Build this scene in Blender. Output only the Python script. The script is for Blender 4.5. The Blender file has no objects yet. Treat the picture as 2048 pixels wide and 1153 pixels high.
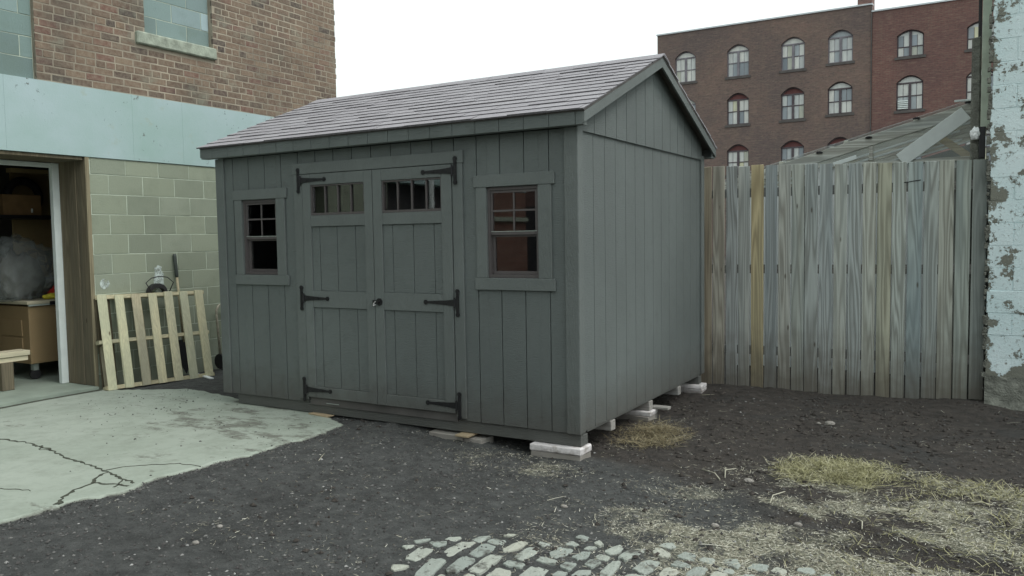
import bpy, math, random
import numpy as np
from mathutils import Vector, Matrix, Euler
random.seed(7); rng = np.random.default_rng(7)
S = bpy.context.scene
C = S.collection
R = math.radians

# ------------------------------------------------------------------ camera, sky, sun, exposure
CAM = Vector((2.47485, -5.12654, 1.40146)); FOC = 1618.295
cd = bpy.data.cameras.new('camera'); cam = bpy.data.objects.new('camera', cd); C.objects.link(cam)
cam.location = CAM; cam.rotation_euler = (1.509013, 0.0155489, 0.529647)
cd.sensor_width = 36; cd.lens = 36 * FOC / 2048; cd.clip_start = .05; cd.clip_end = 2000
S.camera = cam
w = bpy.data.worlds.new('World'); S.world = w; w.use_nodes = True
wn = w.node_tree; wn.nodes.clear()
sky = wn.nodes.new('ShaderNodeTexSky'); sky.sky_type = 'NISHITA'; sky.sun_disc = False
SUN_EL, SUN_AZ = 52, 84            # azimuth clockwise from +Y
sky.sun_elevation = R(SUN_EL); sky.sun_rotation = R(SUN_AZ); sky.dust_density = 4; sky.air_density = 1.2
hs = wn.nodes.new('ShaderNodeHueSaturation'); hs.inputs['Saturation'].default_value = .12
mxw = wn.nodes.new('ShaderNodeMix'); mxw.data_type = 'RGBA'; mxw.inputs[0].default_value = .62
mxw.inputs[7].default_value = (6.5, 7.25, 7.15, 1)     # the even cloud cover
bg = wn.nodes.new('ShaderNodeBackground'); bg.inputs[1].default_value = .10
wo = wn.nodes.new('ShaderNodeOutputWorld')
wn.links.new(sky.outputs[0], hs.inputs['Color']); wn.links.new(hs.outputs[0], mxw.inputs[6])
wn.links.new(mxw.outputs[2], bg.inputs[0]); wn.links.new(bg.outputs[0], wo.inputs[0])
sl = bpy.data.lights.new('sun', 'SUN'); sl.energy = .68; sl.angle = R(28); sl.color = (1, .97, .93)
so = bpy.data.objects.new('sun', sl); C.objects.link(so); so.location = (10, 10, 20)
sd = Vector((math.sin(R(SUN_AZ)) * math.cos(R(SUN_EL)), math.cos(R(SUN_AZ)) * math.cos(R(SUN_EL)), math.sin(R(SUN_EL))))
so.rotation_euler = sd.to_track_quat('Z', 'Y').to_euler()
S.view_settings.view_transform = 'Standard'; S.view_settings.look = 'None'
S.view_settings.gamma = 1; S.view_settings.use_curve_mapping = False
S.view_settings.exposure = 1.0

# ------------------------------------------------------------------ pixel helper used only to read measurements off the photograph's ground plane
RM = Euler((1.509013, 0.0155489, 0.529647)).to_matrix()
def ground_point(px, py, z=-.2):
    d = RM @ Vector(((px - 1024) / FOC, -(py - 576.5) / FOC, -1)); t = (z - CAM.z) / d.z
    return CAM + d * t

# ------------------------------------------------------------------ materials
def srgb(r, g, b):
    f = lambda c: (c / 255 / 12.92) if c / 255 <= .04045 else ((c / 255 + .055) / 1.055) ** 2.4
    return (f(r), f(g), f(b), 1)
class NT:
    def __init__(s, name):
        s.m = bpy.data.materials.new(name); s.m.use_nodes = True; s.t = s.m.node_tree
        s.b = s.t.nodes['Principled BSDF']; s.out = s.t.nodes['Material Output']
    def n(s, ty, ins={}, **kw):
        o = s.t.nodes.new('ShaderNode' + ty)
        for k, v in kw.items(): setattr(o, k, v)
        for k, v in ins.items(): s.set(o.inputs[k], v)
        return o
    def set(s, sock, v):
        if isinstance(v, bpy.types.NodeSocket): s.t.links.new(v, sock)
        elif isinstance(v, bpy.types.Node): s.t.links.new(v.outputs[0], sock)
        else: sock.default_value = v
    def P(s, **kw):
        for k, v in kw.items(): s.set(s.b.inputs[k.replace('_', ' ')], v)
    def obj(s): return s.n('TexCoord').outputs['Object']
    def pos(s): return s.n('NewGeometry').outputs['Position']
    def scale(s, vec, sc):
        return s.n('Mapping', {'Vector': vec, 'Scale': sc}).outputs[0]
    def noise(s, vec, scale, detail=4, rough=.55, dist=0):
        return s.n('TexNoise', {'Vector': vec, 'Scale': scale, 'Detail': detail, 'Roughness': rough, 'Distortion': dist}).outputs[0]
    def ramp(s, fac, *stops, interp='LINEAR'):
        r = s.n('ValToRGB', {'Fac': fac}); e = r.color_ramp.elements; r.color_ramp.interpolation = interp
        while len(e) < len(stops): e.new(.5)
        for el, (p, c) in zip(e, stops):
            el.position = p; el.color = c if len(c) == 4 else (*c, 1)
        return r.outputs[0]
    def step(s, fac, a, b):
        return s.n('MapRange', {'Value': fac, 'From Min': a, 'From Max': b}).outputs[0]
    def mix(s, fac, a, b, blend='MIX'):
        m = s.n('Mix', data_type='RGBA', blend_type=blend); m.clamp_factor = True
        s.set(m.inputs[0], fac); s.set(m.inputs[6], a); s.set(m.inputs[7], b); return m.outputs[2]
    def math(s, op, a, b=0.0):
        m = s.n('Math', operation=op); s.set(m.inputs[0], a); s.set(m.inputs[1], b); return m.outputs[0]
    def bump(s, h, strength=.5, dist=.01):
        b = s.n('Bump', {'Height': h, 'Strength': strength, 'Distance': dist}); s.set(s.b.inputs['Normal'], b.outputs[0]); return b
M = {}
def plain(name, col, rough=.6, var=.15, sc=8, bump=.2, bd=.004, metal=0, spec=.5, fine=60):
    t = NT(name); v = t.pos()
    a = t.noise(v, sc, 5); f = t.noise(v, fine, 3)
    c = col if len(col) == 4 else (*col, 1)
    lo = tuple(x * (1 - var) for x in c[:3]) + (1,); hi = tuple(min(1, x * (1 + var)) for x in c[:3]) + (1,)
    t.P(Base_Color=t.mix(t.step(a, .3, .7), lo, hi), Roughness=rough, Metallic=metal)
    t.b.inputs['Specular IOR Level'].default_value = spec
    if bump: t.bump(t.math('ADD', a, t.math('MULTIPLY', f, .6)), bump, bd)
    M[name] = t.m; return t.m

# shed paint: grey-green, brushed over rough sawn plywood
def shed_paint(name, col, stretch=(14, 14, 90)):
    t = NT(name); v = t.pos()
    g = t.noise(t.scale(v, stretch), 1.6, 5, .65); big = t.noise(v, 1.1, 4); mid = t.noise(v, 9, 4)
    lo = tuple(x * .86 for x in col[:3]) + (1,); hi = tuple(x * 1.12 for x in col[:3]) + (1,)
    c = t.mix(t.step(big, .3, .7), lo, hi)
    c = t.mix(t.step(g, .62, .8), c, tuple(x * 1.35 for x in col[:3]) + (1,))
    c = t.mix(t.math('MULTIPLY', t.step(mid, .52, .75), .45), c, tuple(x * .74 for x in col[:3]) + (1,))
    # rain-splashed soil on the lowest boards
    sep = t.n('SeparateXYZ', {'Vector': v}).outputs[2]
    spl = t.math('MULTIPLY', t.step(t.math('ADD', sep, t.math('MULTIPLY', mid, -.28)),   .20, -.14), .55)
    c = t.mix(spl, c, (.07, .06, .05, 1))
    t.P(Base_Color=c, Roughness=.62)
    t.bump(t.math('ADD', g, t.math('MULTIPLY', t.noise(v, 160, 2), .35)), .8, .009)
    M[name] = t.m
PAINT = (.128, .148, .144, 1)
shed_paint('shed_paint', PAINT); shed_paint('shed_trim_paint', (.136, .155, .150, 1), (60, 60, 14))

# roof shingles
t = NT('shingle'); rnd = t.n('ObjectInfo').outputs['Random']; v = t.pos()
c = t.ramp(rnd, (0, (.32, .31, .335)), (.35, (.35, .34, .365)), (.7, (.385, .375, .40)), (1, (.33, .32, .345)))
gr = t.noise(v, 420, 2, .7); blot = t.noise(v, 7, 4)
c = t.mix(t.step(gr, .35, .7), t.mix(.35, c, (.10, .095, .10, 1)), c)
c = t.mix(t.math('MULTIPLY', t.step(blot, .45, .75), .3), c, (.24, .22, .235, 1))
t.P(Base_Color=c, Roughness=.9); t.bump(gr, .5, .003); M['shingle'] = t.m

# brick (single bricks coloured by object, joined ones by island)
def brick_mat(name, joined):
    t = NT(name); v = t.pos()
    rnd = t.n('NewGeometry').outputs['Random Per Island'] if joined else t.n('ObjectInfo').outputs['Random']
    c = t.ramp(rnd, (0, srgb(80, 66, 59)), (.12, srgb(102, 84, 71)), (.3, srgb(116, 97, 82)), (.45, srgb(94, 75, 64)),
               (.6, srgb(122, 104, 87)), (.72, srgb(106, 76, 67)), (.84, srgb(68, 59, 56)), (1, srgb(118, 97, 80)))
    n1 = t.noise(v, 22, 5, .65); n2 = t.noise(v, 1.3, 5); n3 = t.noise(v, 90, 3)
    c = t.mix(t.step(n1, .35, .8), c, t.mix(.5, c, srgb(156, 148, 130)))
    c = t.mix(t.math('MULTIPLY', t.step(n2, .50, .68), .7), c, srgb(72, 68, 62)); c = t.mix(t.math('MULTIPLY', t.step(t.noise(v, 2.6, 6, .7), .55, .68), .55), c, srgb(138, 138, 122))
    t.P(Base_Color=c, Roughness=.9); t.bump(t.math('ADD', n1, t.math('MULTIPLY', n3, .5)), .7, .008); M[name] = t.m
brick_mat('brick_single', False); brick_mat('brick_joined', True)
plain('mortar', srgb(146, 138, 123), .95, .38, 1.6, .6, .01)
# far brick facade: courses below one pixel each
def far_brick(name, a, b, dirt):
    t = NT(name); v = t.pos(); vv = t.n('SeparateXYZ', {'Vector': v})
    uv = t.n('CombineXYZ', {'X': vv.outputs[0], 'Y': vv.outputs[2]}); st_ = t.noise(t.scale(v, (1.6, 1, 11)), 1.0, 5, .75); sp_ = t.noise(t.scale(v, (3.2, 1, 9)), 1.7, 3, .6)
    br = t.n('TexBrick', {'Vector': uv, 'Color1': a, 'Color2': b, 'Mortar': srgb(128, 116, 104), 'Scale': 1.0, 'Mortar Size': .010,
                          'Brick Width': .30, 'Row Height': .105, 'Bias': -.1, 'Mortar Smooth': .3})
    n1 = t.noise(v, .22, 6, .6); n2 = t.noise(t.scale(v, (1, 1, .3)), 1.0, 6, .68); n3 = t.noise(v, 6, 4, .7)
    c = t.mix(t.step(n3, .3, .7), br.outputs[0], t.mix(.5, br.outputs[0], dirt))
    c = t.mix(t.math('MULTIPLY', t.step(n1, .36, .60), .65), c, dirt)
    c = t.mix(t.math('MULTIPLY', t.step(n2, .55, .75), .4), c, srgb(128, 112, 98))
    c = t.mix(t.math('MULTIPLY', t.step(st_, .50, .72), .6), c, t.mix(.5, c, srgb(176, 156, 136))); c = t.mix(t.math('MULTIPLY', t.step(sp_, .50, .30), .55), c, t.mix(.6, c, srgb(40, 36, 36)))
    t.P(Base_Color=c, Roughness=.95); t.bump(br.outputs[1], -.5, .02); M[name] = t.m
far_brick('factory_brick', srgb(134, 108, 98), srgb(116, 98, 88), srgb(90, 82, 82))
far_brick('factory_brick_red', srgb(132, 92, 84), srgb(114, 80, 74), srgb(98, 76, 74))

t = far_brick('brick_far', srgb(122, 84, 72), srgb(134, 92, 76), srgb(92, 70, 62))
# grey-green painted or bare concrete masonry units
def block_mat(name, cols, stain, bumpd=.006):
    t = NT(name); v = t.pos(); rnd = t.n('ObjectInfo').outputs['Random']
    c = t.ramp(rnd, *[(i / (len(cols) - 1), k) for i, k in enumerate(cols)])
    n1 = t.noise(v, 3, 6, .6); n2 = t.noise(v, 45, 4, .7); n3 = t.noise(v, 150, 2, .7)
    c = t.mix(t.math('MULTIPLY', t.step(n1, .5, .75), .5), c, stain)
    c = t.mix(t.step(n2, .68, .74), c, tuple(x * .45 for x in cols[0][:3]) + (1,))
    t.P(Base_Color=c, Roughness=.88); t.bump(t.math('ADD', n3, t.math('MULTIPLY', n2, .8)), .6, bumpd); M[name] = t.m
block_mat('wall_block', [srgb(134, 142, 124), srgb(142, 150, 132), srgb(128, 136, 120), srgb(144, 152, 136)], srgb(114, 122, 106))
block_mat('window_block', [srgb(114, 134, 130), srgb(130, 150, 148), srgb(102, 120, 116), srgb(160, 180, 184)], srgb(98, 114, 102))
block_mat('bare_block', [srgb(138, 134, 128), srgb(150, 146, 140), srgb(128, 124, 118)], srgb(96, 90, 82))
t = NT('white_cap'); v = t.pos(); c = t.mix(t.step(t.noise(v, 11, 6, .7), .5, .7), srgb(212, 208, 208), srgb(158, 150, 144)); t.P(Base_Color=t.mix(t.step(t.math('ADD', t.n('SeparateXYZ', {'Vector': v}).outputs[2], t.math('MULTIPLY', t.noise(v, 20, 5), -.12)), -.17, -.26), c, srgb(92, 84, 76)), Roughness=.9); t.bump(t.noise(v, 70, 4, .7), .6, .008); M['white_cap'] = t.m
plain('block_mortar', srgb(178, 188, 172), .95, .2, 7, .5, .008)
plain('stone_sill', srgb(146, 154, 140), .9, .3, 12, .7, .012)
# painted concrete lintel band, pocked with chipped spots
t = NT('band_paint'); v = t.pos(); n1 = t.noise(v, 1.2, 5); n2 = t.noise(v, 17, 4, .7); n3 = t.noise(v, 2.1, 3); n4 = t.noise(v, 70, 3)
c = t.mix(t.step(n1, .3, .7), srgb(142, 168, 162), srgb(164, 182, 186))
c = t.mix(t.math('MULTIPLY', t.step(n2, .635, .66), t.step(n3, .50, .58)), c, srgb(92, 96, 92))
c = t.mix(t.math('MULTIPLY', t.step(t.noise(v, 2.7, 6, .65), .60, .66), .5), c, srgb(150, 160, 142))
t.P(Base_Color=c, Roughness=.8); t.bump(t.math('ADD', n4, n2), .3, .005); M['band_paint'] = t.m

# peeling pale blue-white paint over block and grey render
t = NT('peeling_paint'); v = t.pos(); n1 = t.noise(v, 5.5, 9, .72, .2); n2 = t.noise(v, 34, 5, .7); n3 = t.noise(v, 1.3, 4); n5 = t.noise(v, 120, 3)
z = t.n('SeparateXYZ', {'Vector': v}).outputs[2]
low = t.math('MULTIPLY', t.step(z, .3, -.1), .22)
edge = t.math('MULTIPLY', t.step(t.n('SeparateXYZ', {'Vector': v}).outputs[0], 2.58, 2.46), .10)
m = t.math('ADD', t.math('ADD', n1, t.math('MULTIPLY', n2, .22)), t.math('ADD', low, edge))
pe = t.step(m, .675, .695)
pc = t.mix(t.step(n3, .35, .65), srgb(206, 228, 230), srgb(222, 238, 240))
pc = t.mix(t.math('MULTIPLY', t.step(n2, .60, .63), .5), pc, srgb(130, 136, 132))
c = t.mix(pe, pc, t.mix(n2, srgb(104, 108, 100), srgb(136, 136, 124)))
t.P(Base_Color=c, Roughness=.85); t.bump(t.math('ADD', t.math('MULTIPLY', pe, -1.2), t.math('ADD', n5, n2)), .6, .012); M['peeling_paint'] = t.m
plain('rough_render', srgb(110, 112, 104), .95, .35, 14, .9, .03)

# weathered wood: rings cut lengthwise, tinted per board through the object colour
def wood(name, axis, tint, ringscale=1.0, contrast=.5, rough=.85):
    t = NT(name); oi = t.n('ObjectInfo'); v0 = t.obj()
    off = t.n('VectorMath', {0: v0}, operation='ADD')
    t.set(off.inputs[1], t.n('VectorMath', {0: oi.outputs['Random'], 'Scale': 37.0}, operation='SCALE').outputs[0]); v = off.outputs[0]
    along = {'x': (.42, 8, 8), 'y': (8, .42, 8), 'z': (8, 8, .42)}[axis]
    fine = {'x': (2, 160, 160), 'y': (160, 2, 160), 'z': (160, 160, 2)}[axis]
    field = t.noise(t.scale(v, along), 1.25 * ringscale, 2, .4)
    ring = t.math('PINGPONG', t.math('MULTIPLY', field, 10), .5)
    ring = t.step(ring, .05, .45)
    f = t.noise(t.scale(v, fine), 1, 4, .6); blot = t.noise(t.scale(v, tuple(x * .4 for x in along)), 1.0, 4)
    base = t.mix(1, tint, oi.outputs['Color'], 'MULTIPLY')
    dk = t.mix(1, base, (.42, .40, .38, 1), 'MULTIPLY')
    c = t.mix(t.math('MULTIPLY', ring, contrast), base, dk)
    c = t.mix(t.math('MULTIPLY', t.step(f, .45, .75), .45), c, dk)
    c = t.mix(t.math('MULTIPLY', t.step(blot, .46, .62), .6), c, t.mix(1, base, (.50, .56, .62, 1), 'MULTIPLY'))
    kn = t.n('TexVoronoi', {'Vector': t.scale(v, tuple(1.4 if x < 1 else 4.5 for x in along)), 'Scale': 1.5}).outputs[0]
    c = t.mix(t.step(kn, .075, .03), c, t.mix(1, base, (.22, .19, .17, 1), 'MULTIPLY'))
    if name == 'fence_wood':                    # soil splashed on the board feet
        wp = t.pos(); sp2 = t.math('ADD', t.n('SeparateXYZ', {'Vector': wp}).outputs[2], t.math('MULTIPLY', t.noise(wp, 7, 4), -.5)); c = t.mix(t.math('MULTIPLY', t.step(sp2, .25, -.35), .75), c, (.10, .085, .065, 1))
    t.P(Base_Color=c, Roughness=rough); t.bump(t.math('ADD', t.math('MULTIPLY', ring, -.5), t.math('MULTIPLY', f, -.7)), .55, .004); M[name] = t.m
wood('fence_wood', 'z', (.57, .59, .56, 1), .9, .78); wood('rail_wood', 'x', (.33, .32, .30, 1))
wood('pallet_wood', 'z', (.66, .63, .46, 1), 1.2, .28); wood('pallet_rail', 'y', (.56, .53, .39, 1), 1.2, .3)
wood('jamb_wood', 'z', (.19, .16, .105, 1), 1.0, .6); wood('new_lumber', 'y', (.66, .60, .42, 1), 1, .2)
wood('roof_wood', 'x', (.58, .60, .55, 1), .7, .75); wood('chip_wood', 'x', (.55, .42, .26, 1), 1, .3)

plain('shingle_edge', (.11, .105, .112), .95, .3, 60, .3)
plain('back_board', srgb(128, 134, 128), .9, .35, 2.5, .3)
plain('black_iron', (.018, .018, .02), .5, .25, 40, .3, .002, .3)
plain('vinyl_frame', (.095, .085, .085), .45, .08, 20, .05)
plain('white_vinyl', srgb(214, 222, 220), .45, .05, 12, .1)
plain('bright_metal', (.7, .7, .7), .3, .1, 20, .05, metal=1)
plain('dark_interior', (.10, .095, .09), .9, .3, 3, .3)
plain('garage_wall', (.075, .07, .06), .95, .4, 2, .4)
plain('plywood_tan', srgb(150, 130, 92), .8, .2, 3, .2)
plain('desk_tan', srgb(138, 118, 86), .6, .08, 3, .05)
plain('desk_top', srgb(178, 172, 150), .5, .08, 6, .05)
plain('grey_metal', srgb(150, 158, 152), .45, .12, 20, .1)
plain('cardboard', srgb(132, 104, 70), .9, .15, 9, .1)
plain('black_rubber', (.02, .02, .022), .55, .3, 30, .3)
plain('red_cloth', srgb(190, 50, 38), .9, .2, 30, .3); plain('yellow_cloth', srgb(196, 186, 60), .9, .2, 30, .3)
plain('shovel_grip', (.035, .045, .04), .6, .2, 30, .2); plain('shovel_shaft', srgb(150, 142, 116), .7, .2, 30, .2)
plain('pale_steel', srgb(150, 146, 130), .5, .3, 30, .2); plain('white_plastic', srgb(232, 236, 236), .5, .05, 30, .1)
t = NT('white_smear'); v = t.pos(); t.P(Base_Color=srgb(196, 208, 204), Roughness=.9, Alpha=t.step(t.noise(v, 16, 6, .7), .38, .62)); M['white_smear'] = t.m
plain('pale_paint_board', srgb(172, 182, 166), .8, .16, 9, .4)
plain('coping', srgb(200, 206, 210), .8, .1, 3, .2); plain('roof_felt', (.06, .06, .06), .95)
plain('far_frame', srgb(126, 122, 128), .8, .2, 3, .1); plain('far_frame_dark', srgb(86, 78, 82), .8, .2, 3, .1)
plain('lunette_red', srgb(104, 66, 64), .85, .2, 3, .1); plain('far_sill', srgb(88, 84, 82), .9, .2, 3, .2)
plain('dark_opening', (.03, .03, .032), .8)
# old panes, opaque and mostly pale, tone varying from pane to pane
t = NT('far_pane'); rnd = t.n('ObjectInfo').outputs['Random']; v = t.pos()
c = t.ramp(rnd, (0, srgb(112, 122, 130)), (.15, srgb(160, 168, 172)), (.35, srgb(206, 210, 206)), (.6, srgb(222, 222, 214)), (.8, srgb(150, 160, 168)), (1, srgb(214, 212, 178)))
c = t.mix(t.step(t.noise(t.scale(v, (4, 1, 1.3)), 1.2, 4), .35, .7), c, t.mix(.3, c, srgb(110, 120, 128)))
t.P(Base_Color=c, Roughness=.25); M['far_pane'] = t.m
t = NT('glass'); t.P(Base_Color=(.86, .86, .88, 1), Roughness=.015, IOR=1.7); t.b.inputs['Transmission Weight'].default_value = 1; M['glass'] = t.m
t = NT('plastic_sheet'); v = t.pos()
tr = t.n('BsdfTranslucent', {'Color': (.85, .88, .88, 1)}); df = t.n('BsdfDiffuse', {'Color': (.86, .88, .88, 1)}); mx = t.n('MixShader', {0: .5, 1: tr.outputs[0], 2: df.outputs[0]})
t.t.links.new(mx.outputs[0], t.out.inputs[0]); M['plastic_sheet'] = t.m
t = NT('clear_plastic'); t.P(Base_Color=(.42, .46, .45, 1), Roughness=.25, IOR=1.4, Alpha=.30)
t.bump(t.noise(t.pos(), 14, 4, .6, 1.2), .9, .03); M['clear_plastic'] = t.m
t = NT('greenhouse_glass'); t.P(Base_Color=(.75, .8, .8, 1), Roughness=.12, Alpha=.12); M['greenhouse_glass'] = t.m

t = NT('roof_glass'); t.P(Base_Color=(.8, .84, .84, 1), Roughness=.3, Alpha=.28); M['roof_glass'] = t.m
# concrete apron
t = NT('apron_concrete'); v = t.pos(); n1 = t.noise(v, .8, 6, .6); n2 = t.noise(v, 7, 8, .75); n3 = t.noise(v, 130, 3, .7); n4 = t.noise(t.scale(v, (1, 2.2, 1)), 2.6, 6, .7)
c = t.mix(t.step(n1, .3, .7), srgb(142, 152, 140), srgb(164, 172, 162))
c = t.mix(t.math('MULTIPLY', t.step(n2, .45, .8), .7), c, srgb(120, 128, 116))
sx = t.n('SeparateXYZ', {'Vector': v}); nearshed = t.math('MULTIPLY', t.step(sx.outputs[1], -1.7, -.5), t.step(sx.outputs[0], -4.6, -3.2))
c = t.mix(t.math('MULTIPLY', t.step(t.math('ADD', t.math('ADD', n4, t.math('MULTIPLY', nearshed, .13)), t.math('MULTIPLY', n2, .35)), .80, .90), .7), c, srgb(84, 82, 74))
c = t.mix(t.math('MULTIPLY', t.step(n3, .6, .75), .3), c, srgb(110, 112, 106))
ea = t.n('Attribute', attribute_name='edge_wear').outputs[2]
c = t.mix(t.math('MULTIPLY', t.step(t.math('ADD', ea, t.math('MULTIPLY', n2, 1.4)), 1.3, 1.7), .8), c, srgb(104, 106, 98))
t.P(Base_Color=c, Roughness=.9); t.bump(t.math('ADD', n3, n2), .4, .004); M['apron_concrete'] = t.m
plain('garage_slab', srgb(138, 150, 138), .85, .18, 2.5, .35, .006)
plain('crack_dirt', (.05, .055, .04), .95, .4, 25, .5, .01)

# soil: dark fines, stone dust, straw dust where the litter is dense
t = NT('soil'); v = t.pos(); n1 = t.noise(v, 1.1, 6, .65); n2 = t.noise(v, 11, 7, .72); n3 = t.noise(v, 95, 4, .75); n4 = t.noise(v, 38, 5, .7)
lit = t.n('Attribute', attribute_name='litter').outputs[2]; gv = t.n('Attribute', attribute_name='gravelly').outputs[2]
soil = t.mix(t.step(n2, .3, .7), (.020, .017, .015, 1), (.088, .075, .064, 1))
grav = t.mix(t.step(n2, .3, .7), (.040, .043, .043, 1), (.125, .130, .126, 1))
c = t.mix(t.step(t.math('ADD', gv, t.math('MULTIPLY', t.math('SUBTRACT', n1, .5), 1.6)), .3, .75), soil, grav)
c = t.mix(t.math('MULTIPLY', t.step(n3, .60, .72), .5), c, (.19, .19, .18, 1))
c = t.mix(t.step(n3, .42, .34), c, (.012, .012, .011, 1))
c = t.mix(t.math('MULTIPLY', t.step(n1, .50, .66), .55), c, t.mix(.75, c, (.012, .011, .010, 1)))
lm = t.step(t.math('ADD', t.math('MULTIPLY', lit, 1.1), t.math('ADD', t.math('MULTIPLY', t.math('SUBTRACT', n2, .5), 1.3), t.math('MULTIPLY', t.math('SUBTRACT', n4, .5), 1.1))), .30, .95)
c = t.mix(t.math('MULTIPLY', lm, .85), c, t.mix(t.step(n4, .35, .7), (.16, .165, .115, 1), (.36, .36, .27, 1)))
t.P(Base_Color=c, Roughness=.95); t.bump(t.math('ADD', t.math('MULTIPLY', n3, .6), t.math('ADD', n4, n2)), 1.0, .03); M['soil'] = t.m
t = NT('cobble_stone'); v = t.pos(); rnd = t.n('ObjectInfo').outputs['Random']; n1 = t.noise(v, 18, 5, .7); n2 = t.noise(v, 110, 3, .7)
c = t.ramp(rnd, (0, srgb(140, 148, 142)), (.5, srgb(158, 164, 156)), (1, srgb(168, 170, 158)))
c = t.mix(t.math('MULTIPLY', t.step(n1, .5, .75), .55), c, srgb(120, 122, 112)); c = t.mix(t.step(n2, .64, .72), c, srgb(96, 98, 92)); c = t.mix(t.step(t.noise(v, 9, 6, .7), .54, .66), c, (.075, .075, .066, 1))
t.P(Base_Color=c, Roughness=.85); t.bump(t.math('ADD', n1, n2), .6, .008); M['cobble_stone'] = t.m
t = NT('pebbles'); rnd = t.n('NewGeometry').outputs['Random Per Island']
t.P(Base_Color=t.ramp(rnd, (0, (.035, .033, .032)), (.55, (.075, .073, .07)), (.88, (.12, .12, .115)), (.975, (.19, .19, .18)), (1, (.34, .34, .33))), Roughness=.9); M['pebbles'] = t.m
plain('clods', (.045, .039, .034), .98, .5, 30, .6, .01)
t = NT('straw'); rnd = t.n('NewGeometry').outputs['Random Per Island']
t.P(Base_Color=t.ramp(rnd, (0, (.16, .14, .10)), (.4, (.36, .34, .26)), (.75, (.50, .49, .40)), (1, (.66, .65, .56))), Roughness=.9); M['straw'] = t.m
t = NT('brown_straw'); rnd = t.n('NewGeometry').outputs['Random Per Island']
t.P(Base_Color=t.ramp(rnd, (0, (.09, .07, .04)), (.5, (.20, .165, .09)), (1, (.38, .34, .22))), Roughness=.9); M['brown_straw'] = t.m
t = NT('dry_grass'); rnd = t.n('NewGeometry').outputs['Random Per Island']
t.P(Base_Color=t.ramp(rnd, (0, (.13, .125, .055)), (.5, (.29, .28, .14)), (.8, (.40, .38, .23)), (1, (.50, .48, .34))), Roughness=.85); M['dry_grass'] = t.m

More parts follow.
